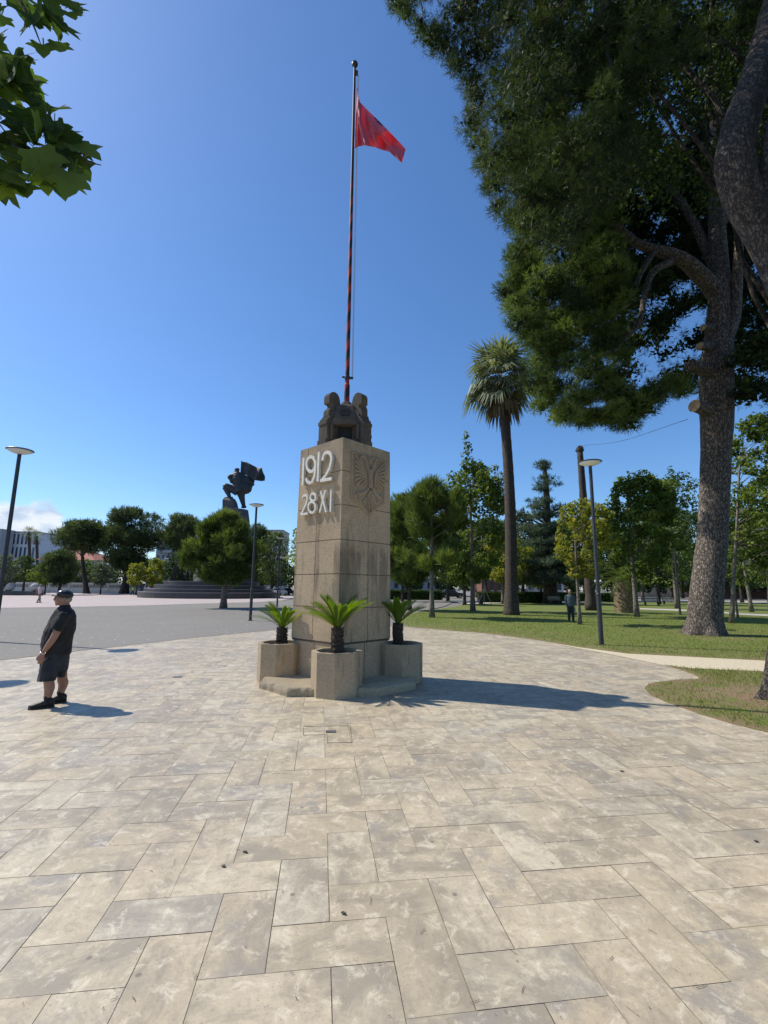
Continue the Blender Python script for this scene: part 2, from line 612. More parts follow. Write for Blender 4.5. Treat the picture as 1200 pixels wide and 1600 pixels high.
def asphalt_mat():
    m, nt, b, o = new_mat('worn asphalt')
    v = coord(nt)
    f = noise(nt, v, 9, 8, 0.75)
    big = noise(nt, v, 0.16, 6, 0.6)
    c = ramp(nt, f, [(0.35, (0.125, 0.116, 0.103)), (0.65, (0.205, 0.191, 0.170))])
    c = mixc(nt, ramp(nt, big, [(0.35, (0, 0, 0)), (0.7, (0.5, 0.5, 0.5))]), c, (0.225, 0.213, 0.192))
    sp = N(nt, 'ShaderNodeTexVoronoi', Scale=2.6, Randomness=1.0)
    nt.links.new(v, sp.inputs['Vector'])
    c = mixc(nt, ramp(nt, sp.outputs['Distance'], [(0.075, (0.9, 0.9, 0.9)), (0.11, (0, 0, 0))]), c, (0.56, 0.55, 0.52))
    nt.links.new(c, b.inputs['Base Color'])
    b.inputs['Roughness'].default_value = 0.85
    bump(nt, b, f, 0.4, 0.01)
    return m


def pink_mat():
    m, nt, b, o = new_mat('pink square paving')
    v = coord(nt)
    br = N(nt, 'ShaderNodeTexBrick', Scale=1.0)
    br.inputs['Brick Width'].default_value = 0.8
    br.inputs['Row Height'].default_value = 0.4
    br.inputs['Mortar Size'].default_value = 0.012
    br.inputs['Color1'].default_value = (0.44, 0.37, 0.345, 1)
    br.inputs['Color2'].default_value = (0.375, 0.315, 0.295, 1)
    br.inputs['Mortar'].default_value = (0.24, 0.21, 0.19, 1)
    nt.links.new(v, br.inputs['Vector'])
    big = noise(nt, v, 0.12, 5, 0.6)
    c = mixc(nt, ramp(nt, big, [(0.4, (0, 0, 0)), (0.7, (0.5, 0.5, 0.5))]), br.outputs['Color'], (0.35, 0.30, 0.285))
    nt.links.new(c, b.inputs['Base Color'])
    b.inputs['Roughness'].default_value = 0.8
    return m


def lawn_mat():
    m, nt, b, o = new_mat('lawn turf')
    v = coord(nt)
    f = noise(nt, v, 14, 8, 0.75)
    big = noise(nt, v, 0.55, 5, 0.65)
    c = ramp(nt, f, [(0.30, (0.058, 0.074, 0.011)), (0.5, (0.112, 0.148, 0.019)), (0.72, (0.185, 0.205, 0.036))])
    c = mixc(nt, ramp(nt, big, [(0.50, (0, 0, 0)), (0.68, (0.65, 0.65, 0.65))]), c, (0.19, 0.165, 0.065))
    ge = N(nt, 'ShaderNodeNewGeometry')
    at_ = nt.nodes.new('ShaderNodeAttribute')
    at_.attribute_name = 'bare'
    nz = noise(nt, v, 2.4, 6, 0.7)
    ad = N(nt, 'ShaderNodeMath', operation='MULTIPLY')
    nt.links.new(at_.outputs['Fac'], ad.inputs[0])
    nt.links.new(ramp(nt, nz, [(0.38, (0, 0, 0)), (0.56, (1, 1, 1))]), ad.inputs[1])
    c = mixc(nt, ad.outputs[0], c, (0.22, 0.145, 0.088))
    nt.links.new(c, b.inputs['Base Color'])
    b.inputs['Roughness'].default_value = 0.95
    bump(nt, b, f, 0.8, 0.03)
    return m


MT['paving'] = paving_mat()
MT['grout'] = plain('dark joint sand', (0.20, 0.165, 0.12), 0.95, var=0.75, scale=2.2)
MT['asphalt'] = asphalt_mat()
MT['pink'] = pink_mat()
MT['lawn'] = lawn_mat()
MT['path'] = plain('crushed limestone path', (0.52, 0.455, 0.33), 0.95, var=0.2, scale=16, bmp=0.6)
MT['ground'] = plain('pale park ground', (0.30, 0.275, 0.235), 0.95, var=0.2, scale=0.6)


def sheet(name, poly, z, mat, div=0):
    bm = bmesh.new()
    vs = [bm.verts.new((p[0], p[1], z)) for p in poly]
    f = bm.faces.new(vs)
    bmesh.ops.triangulate(bm, faces=[f])
    bmesh.ops.recalc_face_normals(bm, faces=bm.faces)
    if sum(f.normal.z for f in bm.faces) < 0:
        bmesh.ops.reverse_faces(bm, faces=bm.faces)
    me = bpy.data.meshes.new(name)
    bm.to_mesh(me)
    bm.free()
    return structure(link(name, me, mat))


def curve2(pts, k=6):
    return [(p[0], p[1]) for p in smooth_path([(p[0], p[1], 0) for p in pts], k)]


S = 3000
sheet('ground', [(-S, -S), (S, -S), (S, S), (-S, S)], -0.05, MT['asphalt'])

# travertine slabs, 30 x 60 cm laid in herringbone, turned 7.6 degrees
TA = R(7.6)
tca, tsa = math.cos(TA), math.sin(TA)
T0 = gp(515, 1440)
V, UV, TT = [], [], []
W = 0.3


def tile(ix, iy, horiz):
    x0, y0 = ix * W, iy * W
    w, h = (2 * W, W) if horiz else (W, 2 * W)
    g = 0.0019
    cx, cy = x0 + w / 2, y0 + h / 2
    X = T0[0] + cx * tca - cy * tsa
    Y = T0[1] + cx * tsa + cy * tca
    if not (-15 < X < 9.5 and -3 < Y < 25):
        return
    if X > 7.2 and Y > 4 or X < -10 and Y > 12 or Y > 22 and abs(X + 1) > 5:
        return
    hx, hy = w / 2 - g * random.uniform(0.2, 1.7), h / 2 - g * random.uniform(0.2, 1.7)
    dz = random.uniform(-0.0008, 0.0008)
    t = random.random()
    ou, ov = random.uniform(-20, 20), random.uniform(-20, 20)
    for dx, dy in ((-hx, -hy), (hx, -hy), (hx, hy), (-hx, hy)):
        px, py = cx + dx, cy + dy
        V.append((T0[0] + px * tca - py * tsa, T0[1] + px * tsa + py * tca, dz))
        UV.append((ou + (dx if horiz else dy), ov + (dy if horiz else -dx)))
    TT.append(t)


for iy in range(-70, 90):
    for ix in range(-90, 70):
        k = (ix - iy) % 4
        if k == 0:
            tile(ix, iy, True)
        elif k == 3:
            tile(ix, iy, False)
me = fast_mesh('plaza_paving', V, 4, TT)
uvl = me.uv_layers.new(name='slab')
uvl.data.foreach_set('uv', np.array(UV, np.float32).ravel())
structure(link('plaza_paving', me, MT['paving']))
sheet('plaza_bed', [(-15.5, -3.5), (10, -3.5), (10, 4), (8, 12), (7, 20), (3, 25.4), (-6, 25.4), (-12, 13), (-15.5, 12)], -0.004, MT['grout'])

near_left = [(-30, -2), (-16, 4.4), (-12, 7.4), (-9.75, 9.6), (-8.83, 11.1), (-8.24, 12.42), (-7.42, 14.1), (-6.44, 16.11), (-5.11, 18.29), (-3.4, 20.4), (-1.2, 21.9), (1.2, 21.5)]
far_asph = [(2.4, 33.9), (6.0, 46), (9.0, 60), (-13.0, 60.3), (-14.06, 52.1), (-18.3, 46.0), (-20.58, 41.2), (-23.9, 37.65), (-27.88, 34.4), (-60, 22)]
sheet('asphalt_square', curve2(near_left, 5) + far_asph, 0.006, MT['asphalt'])
sheet('pink_square', [(-60, 22.0), (-27.88, 34.4), (-23.9, 37.65), (-20.58, 41.2), (-18.3, 46.0), (-14.06, 52.1), (-13.0, 60.3), (-14, 95), (-75, 95), (-120, 95), (-120, 30)], 0.012, MT['pink'])

lawn_edge = [(1.2, 21.45), (2.74, 19.95), (4.08, 18.73), (5.23, 16.78), (5.95, 14.9), (6.76, 13.3)]
path_top = [(6.76, 13.3), (8.48, 12.68), (9.8, 12.2), (18, 9.4), (30, 5.2)]
lawn_poly = curve2(lawn_edge, 5)[:-1] + path_top + [(70, 8), (90, 62), (45, 70), (22, 62), (8.7, 50), (2.4, 33.9), (0.6, 25)]


def dense_sheet(name, poly, z, mat, bare_fn, cut=0.8):
    """sheet cut into cells so a bare-soil amount can be stored on it"""
    bm = bmesh.new()
    vs = [bm.verts.new((p[0], p[1], z)) for p in poly]
    bmesh.ops.triangulate(bm, faces=[bm.faces.new(vs)])
    xs = [p[0] for p in poly]
    ys = [p[1] for p in poly]
    for a0, a1, nrm in ((min(xs), min(max(xs), 22), (1, 0, 0)), (min(ys), min(max(ys), 30), (0, 1, 0))):
        k = a0 + cut
        while k < a1:
            co = (k, 0, 0) if nrm[0] else (0, k, 0)
            bmesh.ops.bisect_plane(bm, geom=bm.verts[:] + bm.edges[:] + bm.faces[:], plane_co=co, plane_no=nrm)
            k += cut
    bmesh.ops.recalc_face_normals(bm, faces=bm.faces)
    if sum(f.normal.z for f in bm.faces) < 0:
        bmesh.ops.reverse_faces(bm, faces=bm.faces)
    me = bpy.data.meshes.new(name)
    bm.to_mesh(me)
    bm.free()
    a = me.attributes.new('bare', 'FLOAT', 'POINT')
    for i, v in enumerate(me.vertices):
        a.data[i].value = bare_fn(v.co.x, v.co.y)
    ob = structure(link(name, me, mat))
    so_ = ob.modifiers.new('turf', 'SOLIDIFY')
    so_.thickness = 0.03
    so_.offset = -1
    return ob


def seg_dist(x, y, pts):
    d = 1e9
    for (ax, ay), (bx, by) in zip(pts[:-1], pts[1:]):
        l2 = (bx - ax) ** 2 + (by - ay) ** 2 + 1e-9
        t = max(0, min(1, ((x - ax) * (bx - ax) + (y - ay) * (by - ay)) / l2))
        d = min(d, math.hypot(x - ax - t * (bx - ax), y - ay - t * (by - ay)))
    return d


PINE_A = gp(1100, 992)
PINE_B = gp(1200, 1092)
edge_c = curve2(lawn_edge, 4) + path_top


def bare_lawn(x, y):
    d = seg_dist(x, y, edge_c)
    return max(0.85 * math.exp(-d / 0.45), 0.45 * math.exp(-(d - 1.4) ** 2 / 1.2) * 0.6, 0.9 * math.exp(-math.hypot(x - PINE_A[0], y - PINE_A[1]) / 1.1))


dense_sheet('lawn', lawn_poly, 0.012, MT['lawn'], bare_lawn)
sheet('gravel_path', [(5.3, 16.4), (6.0, 14.6), (6.76, 13.36), (8.48, 12.74), (9.8, 12.26), (18, 9.5), (30, 5.3), (30, 2.0), (8.62, 10.6), (6.87, 10.66), (6.65, 11.2), (6.27, 12.97), (5.75, 14.8)], 0.008, MT['path'])
isl_edge = [tuple(gp(*p)[:2]) for p in [(1200, 1145), (1140, 1130), (1090, 1115), (1040, 1097), (1016, 1086), (1007, 1076), (1014, 1069), (1030, 1066), (1060, 1062.5), (1085, 1062), (1094, 1060), (1084, 1054), (1062, 1046.5), (1037, 1039)]]
isl = [(5.6, 4.8), (5.15, 5.5)] + isl_edge + [tuple(gp(*p)[:2]) for p in [(1075, 1044.5), (1130, 1047), (1200, 1050)]] + [(16, 7.0), (26, 3.0), (26, -6), (9, 0)]


def bare_isl(x, y):
    d = math.hypot(x - PINE_B[0], y - PINE_B[1])
    e = seg_dist(x, y, isl_edge)
    return min(1.0, 1.1 * math.exp(-(d / 1.15) ** 2) + 0.75 * math.exp(-e / 0.16) + 0.28)


dense_sheet('lawn_island', isl, 0.012, MT['lawn'], bare_isl, 0.22)
# pale cross paths far in the park
far_path = plain('far park path', (0.42, 0.39, 0.34), 0.9, var=0.1)
sheet('park_path', [(9.0, 52), (22, 63), (45, 71), (90, 63), (90, 74), (45, 84), (20, 74), (9, 66)], 0.03, far_path)
sheet('park_crossing', [tuple(gp(*p)[:2]) for p in [(1000, 950.5), (1072, 953.0), (1150, 958), (1200, 960.5), (1200, 963.2), (1150, 960.5), (1072, 955.2), (1000, 952.6)]], 0.026, far_path)


# ------------------------------------------------------------------ grass


def pt_in(poly, x, y):
    ins = False
    n = len(poly)
    j = n - 1
    for i in range(n):
        xi, yi = poly[i][:2]
        xj, yj = poly[j][:2]
        if (yi > y) != (yj > y) and x < (xj - xi) * (y - yi) / (yj - yi + 1e-12) + xi:
            ins = not ins
        j = i
    return ins


def blades(pts, h, w):
    n = len(pts)
    P = np.array(pts)
    a = rng.uniform(0, 2 * PI, n)
    hh = h * rng.uniform(0.4, 1.3, n)
    ww = w * rng.uniform(0.7, 1.4, n)
    lean = rng.normal(0, 0.5, (n, 2)) * hh[:, None]
    d = np.stack([np.cos(a), np.sin(a), np.zeros(n)], 1) * ww[:, None]
    base = np.column_stack([P, np.full(n, 0.015)])
    tip = base + np.column_stack([lean, hh])
    return np.stack([base - d, base + d, tip], 1).reshape(-1, 3)


pts, sc = [], []
while len(pts) < 45000:
    y = 11.5 + 24 * random.random() ** 1.6
    x = random.uniform(0.5, 26)
    if x < y * 1.0 and pt_in(lawn_poly, x, y):
        b = bare_lawn(x, y)
        if random.random() > b * 0.9:
            pts.append((x, y))
Vg1 = blades(pts, 0.055, 0.007)
t1 = np.clip(np.array([0.62 - 0.55 * bare_lawn(*p) for p in pts]) + rng.normal(0, 0.17, len(pts)), 0, 1)
stuff(link('grass', fast_mesh('grass', Vg1, 3, t1), MT['grass']))
pts = []
while len(pts) < 26000:
    y = random.uniform(3.5, 11.6)
    x = random.uniform(4.3, 11.5)
    if pt_in(isl, x, y) and random.random() > bare_isl(x, y) * 0.82:
        pts.append((x, y))
Vg2 = blades(pts, 0.05, 0.0042)
t2 = np.clip(0.42 + rng.normal(0, 0.24, len(pts)), 0, 1)
g2 = stuff(link('grass', fast_mesh('grass_island', Vg2, 3, t2), MT['grass']))

# fallen pine needles and twigs on the slabs
Vd, td = [], []
for k in range(170):
    y = 2.2 + 7 * random.random() ** 1.5
    x = random.uniform(-0.85, 0.95) * y * 0.9
    if x > 4.2 and y > 5:
        continue
    if math.hypot(x + 0.82, y - 9.2) < 1.9:
        continue
    a = random.uniform(0, PI)
    L = random.choice([0.008, 0.012, 0.018, 0.03, 0.045, 0.06])
    wd = random.uniform(0.0008, 0.0016)
    bend = random.uniform(-0.12, 0.12) * L
    dx, dy = math.cos(a), math.sin(a)
    z0 = 0.0045
    p = [(x - dx * L / 2, y - dy * L / 2), (x - dy * bend, y + dx * bend), (x + dx * L / 2, y + dy * L / 2)]
    for q0, q1 in ((p[0], p[1]), (p[1], p[2])):
        Vd += [(q0[0] - dy * wd, q0[1] + dx * wd, z0), (q0[0] + dy * wd, q0[1] - dx * wd, z0), (q1[0] + dy * wd, q1[1] - dx * wd, z0 + 0.002), (q1[0] - dy * wd, q1[1] + dx * wd, z0 + 0.002)]
        td.append(random.random() * 0.6)
stuff(link('debris', fast_mesh('debris', Vd, 4, td), MT['debris']))

for (px, py, s, lb) in ((1182, 1316, 0.028, 'small dark pine cone on the slabs near the right edge'), (349, 1355, 0.030, 'curled dark leaf lying on the slabs left of the middle'),
                        (383, 1333, 0.034, 'crumpled brown leaf on a pale slab beyond the curled dark leaf'), (972, 1206, 0.035, 'rust brown leaf on the slabs right of the monument shadow'),
                        (537, 1429, 0.030, 'grey green leaf scrap on a cream slab in the foreground')):
    p = gp(px, py)
    mb = MB()
    n = 7
    path = [p + np.array([(i / (n - 1) - 0.5) * 1.1 * s, math.sin(i * 0.8) * 0.18 * s, 0.007 + 0.06 * s * (i / 6) ** 2]) for i in range(n)]
    mb.tube(path, [s * 0.32 * k for k in (0.1, 0.6, 0.9, 1.0, 0.85, 0.5, 0.06)], 7, 0.4, wob=0.3, seed=int(px))
    tag(mb.build('fallen_leaf' if 'leaf' in lb else 'pine_cone', MT['bark_dark'], smooth=True), lb, 'leaf' if 'leaf' in lb else 'pine cone')

# service hatches let into the slabs
p = gp(517, 1143)
hroot = thing('ground_hatch', 'square stone hatch with small iron lifting plate before the monument', 'hatch', p)
mb = MB()
cs = [gp(*q, z=0.003) for q in ((474, 1135), (547, 1134), (550, 1160), (511, 1160.5), (512, 1148), (474, 1148.5))]
for a, b_ in ((0, 1), (1, 2), (2, 3), (3, 4), (4, 5), (5, 0)):
    mb.tube([cs[a], cs[b_]], 0.0028, 5)
mb.build('seam', MT['grout'], hroot)
mb = MB()
c = gp(517, 1143.5)
mb.box((c[0], c[1], 0.004), (0.125, 0.085, 0.006), TA)
mb.build('lifting_plate', MT['hatch'], hroot, bevel=0.002)
c = gp(277, 1058)
mb = MB()
mb.box((c[0], c[1], 0.004), (0.16, 0.11, 0.006), TA)
tag(mb.build('drain_cover', MT['hatch'], bevel=0.002), 'small dark drain cover in the slabs left of the planters', 'drain cover')

# ------------------------------------------------------------------ the monument
MC = np.array([-0.805, 9.20, 0.0])
MA = R(2.0)
d_near = np.array([math.sin(MA), -math.cos(MA), 0])
d_right = np.array([math.cos(MA), math.sin(MA), 0])
d_left, d_far = -d_right, -d_near
corn = [d_left, d_near, d_right, d_far]
UPV = np.array([0, 0, 1.0])


def rad_at(z):
    return 0.955 + (0.918 - 0.955) * (z - 0.78) / (4.51 - 0.78)


mon = thing('stone_monument', 'square concrete pillar dated 1912 with carved crown and eagle shield', 'monument', MC)
mb = MB()
for z0, z1, dr in ((0.02, 0.78, -0.055), (0.75, 4.46, -0.016)):
    r0, r1 = (0.94 + dr, 0.94 + dr) if z0 < 0.5 else (rad_at(z0) + dr, rad_at(z1) + dr)
    mb.prism([tuple((MC + c * r0)[:2]) for c in corn], z0, z1, [tuple((MC + c * r1)[:2]) for c in corn])
mb.build('core', MT['core'], mon)
# blocks: every course split where the photograph shows a joint
zj = [0.0, 0.78, 1.38, 1.98, 2.60, 3.24, 3.88, 4.51]
mb = MB()
for k in range(7):
    z0, z1 = zj[k], zj[k + 1]
    g = 0.006
    r0 = 0.915 if k == 0 else rad_at(z0)
    r1 = 0.915 if k == 0 else rad_at(z1)
    e1 = norm(d_near - d_left)       # along the left face
    e2 = norm(d_right - d_near)      # along the right face
    splits = {0: (0.5, 0.5), 1: (0.47, 0.53), 2: (0.47, 0.53), 3: (0.47, 0.53), 4: (0.47, None), 5: (None, None), 6: (0.2, None)}[k]
    # rectangle in (a along e1, b along e2) measured from the left corner
    def quadblock(a0, a1, b0, b1):
        def pt(a, b, r):
            s = r * math.sqrt(2)
            base = MC + d_left * r
            return base + e1 * (a * s) + e2 * (b * s)
        i0, i1 = (g if a0 > 0 else 0), (g if a1 < 1 else 0)
        j0, j1 = (g if b0 > 0 else 0), (g if b1 < 1 else 0)
        lo = [pt(a0, b0, r0) + e1 * i0 + e2 * j0, pt(a1, b0, r0) - e1 * i1 + e2 * j0, pt(a1, b1, r0) - e1 * i1 - e2 * j1, pt(a0, b1, r0) + e1 * i0 - e2 * j1]
        hi = [pt(a0, b0, r1) + e1 * i0 + e2 * j0, pt(a1, b0, r1) - e1 * i1 + e2 * j0, pt(a1, b1, r1) - e1 * i1 - e2 * j1, pt(a0, b1, r1) + e1 * i0 - e2 * j1]
        mb.prism([tuple(q[:2]) for q in lo], z0 + (g if k else 0.0), z1 - (g if k < 6 else 0), [tuple(q[:2]) for q in hi])
    A = [0, splits[0], 1] if splits[0] else [0, 1]
    B = [0, splits[1], 1] if splits[1] else [0, 1]
    for a0, a1 in zip(A[:-1], A[1:]):
        for b0, b1 in zip(B[:-1], B[1:]):
            quadblock(a0, a1, b0, b1)
mb.build('shaft', MT['concrete'], mon, bevel=0.007)

# numbers on the left face: strokes seen in the photograph, thrown on the face
n_left = norm(d_left + d_near)
p_face = MC + n_left * (rad_at(4.0) / math.sqrt(2)) + UPV * 4.0
n_left_t = norm(n_left + UPV * 0.008)


def Lp(x, y, off=0.075):
    return onplane(440 + x / 6, 590 + y / 6, p_face + n_left * off, n_left_t)


def arc(cx, cy, rx, ry, a0, a1, n=14):
    return [(cx + rx * math.cos(R(a0 + (a1 - a0) * i / n)), cy - ry * math.sin(R(a0 + (a1 - a0) * i / n))) for i in range(n + 1)]


def ribbon(mb, pts2, w, closed=False, th=0.05, off=0.075, taper=None):
    P = [Lp(x, y, off) for x, y in pts2]
    m = len(P)
    L, Rr = [], []
    for i in range(m):
        a = P[i - 1] if (i > 0 or closed) else P[i]
        b = P[(i + 1) % m] if (i < m - 1 or closed) else P[i]
        t = norm(b - a)
        s = np.cross(n_left, t)
        k = w / 2
        L.append(P[i] + s * k)
        Rr.append(P[i] - s * k)
    back = -n_left * th
    segs = range(m if closed else m - 1)
    vs, fs = [], []
    for i in range(m):
        vs += [L[i], Rr[i], Rr[i] + back, L[i] + back]
    for i in segs:
        j = (i + 1) % m
        for q in range(4):
            r_ = (q + 1) % 4
            fs.append((4 * i + q, 4 * i + r_, 4 * j + r_, 4 * j + q))
    if not closed:
        fs.append((0, 1, 2, 3))
        fs.append(tuple(4 * (m - 1) + q for q in (3, 2, 1, 0)))
    mb.add(vs, fs)


GLY = [
    [([(205, 752), (195, 1010)], False)],
    [(arc(272, 812, 41, 70, 0, 360)[:-1], True), ([(313, 800), (314, 850), (306, 920), (288, 972), (262, 990), (238, 978), (226, 945)], False)],
    [([(348, 695), (336, 975)], False)],
    [([(381, 778)] + arc(425, 758, 40, 58, 165, -20, 10) + [(448, 850), (412, 915), (368, 972)], False), ([(360, 966), (468, 947)], False)],
]
GLY2 = [
    [([(197, 1133)] + arc(217, 1135, 22, 32, 160, -20, 8) + [(225, 1190), (182, 1282)], False), ([(176, 1283), (245, 1273)], False)],
    [(arc(292, 1122, 25, 34, 0, 360)[:-1], True), (arc(281, 1216, 34, 52, 0, 360)[:-1], True)],
    [([(364, 1062), (414, 1262)], False), ([(410, 1056), (354, 1266)], False)],
    [([(462, 1052), (456, 1260)], False)],
]
for gl, wd in ((GLY, 0.063), (GLY2, 0.046)):
    for strokes in gl:
        mb = MB()
        for kk, (pts2, cl) in enumerate(strokes):
            ribbon(mb, pts2, wd, cl, 0.06, 0.075 + 0.002 * kk)
        mb.build('numeral', MT['letter'], mon, bevel=0.004)

# eagle shield on the right face
n_right = norm(d_near + d_right)
pf = MC + n_right * (rad_at(3.8) / math.sqrt(2)) + UPV * 3.8
n_right_t = norm(n_right + UPV * 0.008)


def Sp(x, y, off=0.03):
    return onplane(540 + x / 12.31, 690 + y / 12.31, pf + n_right * off, n_right_t)


mb = MB()
outl = [(112, 165), (772, 372), (745, 1205), (436, 1425), (92, 1085)]
mb.extrude([Sp(x, y, 0.022) for x, y in outl], -n_right * 0.04)
sh = mb.build('shield', MT['relief'], mon, bevel=0.006)
mb = MB()
mid = [(136, 205), (752, 395), (728, 1180), (438, 1385), (116, 1065)]
for i in range(5):
    a, b_ = Sp(*mid[i], 0.03), Sp(*mid[(i + 1) % 5], 0.03)
    mb.tube([a, b_], 0.017, 6, 1.0)
mb.build('shield_rim', MT['relief'], sh)


def ridge(mb, pts2, w0, w1, n=7, off=0.036):
    P = smooth_path([Sp(x, y, off) for x, y in pts2], 4)
    m = len(P)
    rad = [(w0 + (w1 - w0) * i / (m - 1)) for i in range(m)]
    rad = [q * 1.12 for q in rad]
    rad[-1] *= 0.5
    rad[0] *= 0.6
    mb.tube(P, rad, n, 1.0, ref=n_right)


mb = MB()
for tip, midp in (((178, 245), (270, 420)), ((175, 350), (260, 470)), ((182, 450), (265, 530)), ((178, 545), (270, 585)), ((172, 640), (280, 640)), ((165, 745), (290, 690)), ((190, 835), (310, 740)), ((300, 830), (360, 770)), ((360, 850), (390, 780))):
    ridge(mb, [(400, 640), midp, tip], 0.016, 0.027)
for tip, midp in (((742, 415), (640, 520)), ((745, 500), (650, 560)), ((755, 590), (660, 615)), ((752, 680), (660, 670)), ((755, 775), (660, 720)), ((748, 880), (650, 770)), ((715, 955), (630, 800)), ((635, 935), (590, 800)), ((570, 900), (560, 790))):
    ridge(mb, [(550, 640), midp, tip], 0.015, 0.025)
ridge(mb, [(474, 540), (470, 640), (472, 760), (475, 900)], 0.05, 0.042, 10)
ridge(mb, [(455, 600), (420, 500), (395, 420), (370, 330), (320, 290), (275, 310)], 0.034, 0.022, 9)
ridge(mb, [(495, 600), (525, 500), (560, 410), (600, 350), (650, 350), (690, 395)], 0.034, 0.022, 9)
ridge(mb, [(440, 880), (390, 960), (300, 1000), (240, 1050)], 0.026, 0.035)
ridge(mb, [(510, 880), (560, 980), (620, 1060), (690, 1110)], 0.026, 0.033)
for tip in ((185, 1000), (205, 950), (300, 920), (330, 1040), (255, 1110)):
    ridge(mb, [(285, 1000), tip], 0.018, 0.012)
for tip in ((700, 1010), (715, 1080), (590, 1030), (600, 1190), (690, 1180)):
    ridge(mb, [(640, 1075), tip], 0.018, 0.012)
for tip in ((320, 1165), (355, 1225), (405, 1285), (450, 1320), (500, 1315), (545, 1280), (590, 1220)):
    ridge(mb, [(475, 930), ((475 + tip[0]) / 2 - 6, 1100), tip], 0.017, 0.026)
mb.build('eagle_body', MT['relief'], sh, smooth=True)

# carved crown: four scrolled buttresses round an octagonal turret with dark niches
ZT = 4.51
mb = MB()
oct_ = lambda r, a0=0: [(MC[0] + r * math.cos(MA + a0 + i * PI / 4 + PI / 8), MC[1] + r * math.sin(MA + a0 + i * PI / 4 + PI / 8)) for i in range(8)]
mb.prism(oct_(0.56), ZT - 0.01, ZT + 0.10)
mb.prism(oct_(0.565), ZT + 0.40, ZT + 0.52, oct_(0.55))
mb.prism(oct_(0.515), ZT + 0.515, ZT + 0.86, oct_(0.37))
mb.prism(oct_(0.36), ZT + 0.855, ZT + 0.93, oct_(0.24))
mb.prism(oct_(0.18), ZT + 0.925, ZT + 1.06, oct_(0.085))
turret = mb.build('turret', MT['concrete_dark'], mon, bevel=0.008)
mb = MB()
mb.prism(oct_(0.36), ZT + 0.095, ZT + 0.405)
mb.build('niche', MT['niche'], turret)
for d in corn:
    t = np.cross(UPV, d)
    mb = MB()
    c = MC + d * 0.40
    for s in (-1, 1):          # jambs of the niche
        mb = MB()
        mb.box(c + t * 0.255 * s + d * 0.055 + UPV * (ZT + 0.25), (0.12, 0.055, 0.304), math.atan2(d[1], d[0]))
        mb.build('niche_jamb', MT['concrete_dark'], turret)
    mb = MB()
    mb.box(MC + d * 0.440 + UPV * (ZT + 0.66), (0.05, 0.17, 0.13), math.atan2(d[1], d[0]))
    mb.build('roof_niche_shade', MT['niche'], turret)  # dark block painted as the shade of a roof opening
for nrm in (n_left, n_right, -n_left, -n_right):
    t = np.cross(UPV, nrm)
    prof = [(0.28, 0.0), (0.645, 0.0), (0.645, 0.09), (0.615, 0.09), (0.615, 0.40), (0.635, 0.40), (0.635, 0.47), (0.60, 0.47), (0.60, 0.53), (0.555, 0.53), (0.555, 0.59), (0.50, 0.59), (0.50, 0.66)]
    fin = prof + [(0.42, 0.74), (0.30, 0.80), (0.28, 0.5)]
    prof = [(0.22, 0.5), (0.28, 0.45), (0.50, 0.6)]
    prof += [(0.49, 0.71), (0.46, 0.76), (0.425, 0.79), (0.405, 0.815), (0.40, 0.84), (0.415, 0.86), (0.44, 0.868), (0.488, 0.868), (0.488, 1.02), (0.455, 1.085),
             (0.40, 1.125), (0.335, 1.135), (0.27, 1.11), (0.225, 1.05), (0.20, 0.96), (0.19, 0.86)]
    mb = MB()
    mb.extrude([MC + nrm * r + UPV * (ZT + z) - t * 0.130 for r, z in fin], t * 0.26)
    bt = mb.build('buttress', MT['concrete_dark'], mon, bevel=0.006)
    mb = MB()
    mb.extrude([MC + nrm * (r + 0.05) + UPV * (ZT + z) - t * 0.085 for r, z in prof], t * 0.17)
    mb.build('scroll', MT['concrete_dark'], bt, bevel=0.005)

# low ledges between the planters
for nrm, lb in ((n_left, 'chipped low stone ledge in sun between the two sunny planters'), (n_right, 'low stone ledge in the monument shade between two planters')):
    t = np.cross(UPV, nrm)
    if np.dot(t, np.array([1, 0, 0])) < 0:
        t = -t
    ol = [(-0.84, 0.60), (-0.80, 1.12), (-0.44, 1.47), (0.42, 1.50), (0.80, 1.12), (0.84, 0.60)]
    ring = []
    rr = random.Random(3)
    for i in range(len(ol)):
        a, b_ = np.array(ol[i]), np.array(ol[(i + 1) % len(ol)])
        k = 8
        for j in range(k):
            q = a + (b_ - a) * j / k + (np.array([rr.uniform(-1, 1), rr.uniform(-1, 1)]) * 0.014 if 0 < i < 4 else 0)
            ring.append(q)
    mb = MB()
    L = []
    for z, s in ((0.0, 1.0), (0.07, 1.006), (0.11, 0.99), (0.135, 0.955)):
        L.append([MC + t * q[0] * s + nrm * (0.62 + (q[1] - 0.62) * s) + UPV * (z + (rr.uniform(-0.012, 0.008) if z > 0.08 else 0)) for q in ring])
    mb.rings(L)
    tag(mb.build('stone_ledge', MT['ledge'], bevel=0.004), lb, 'stone ledge')

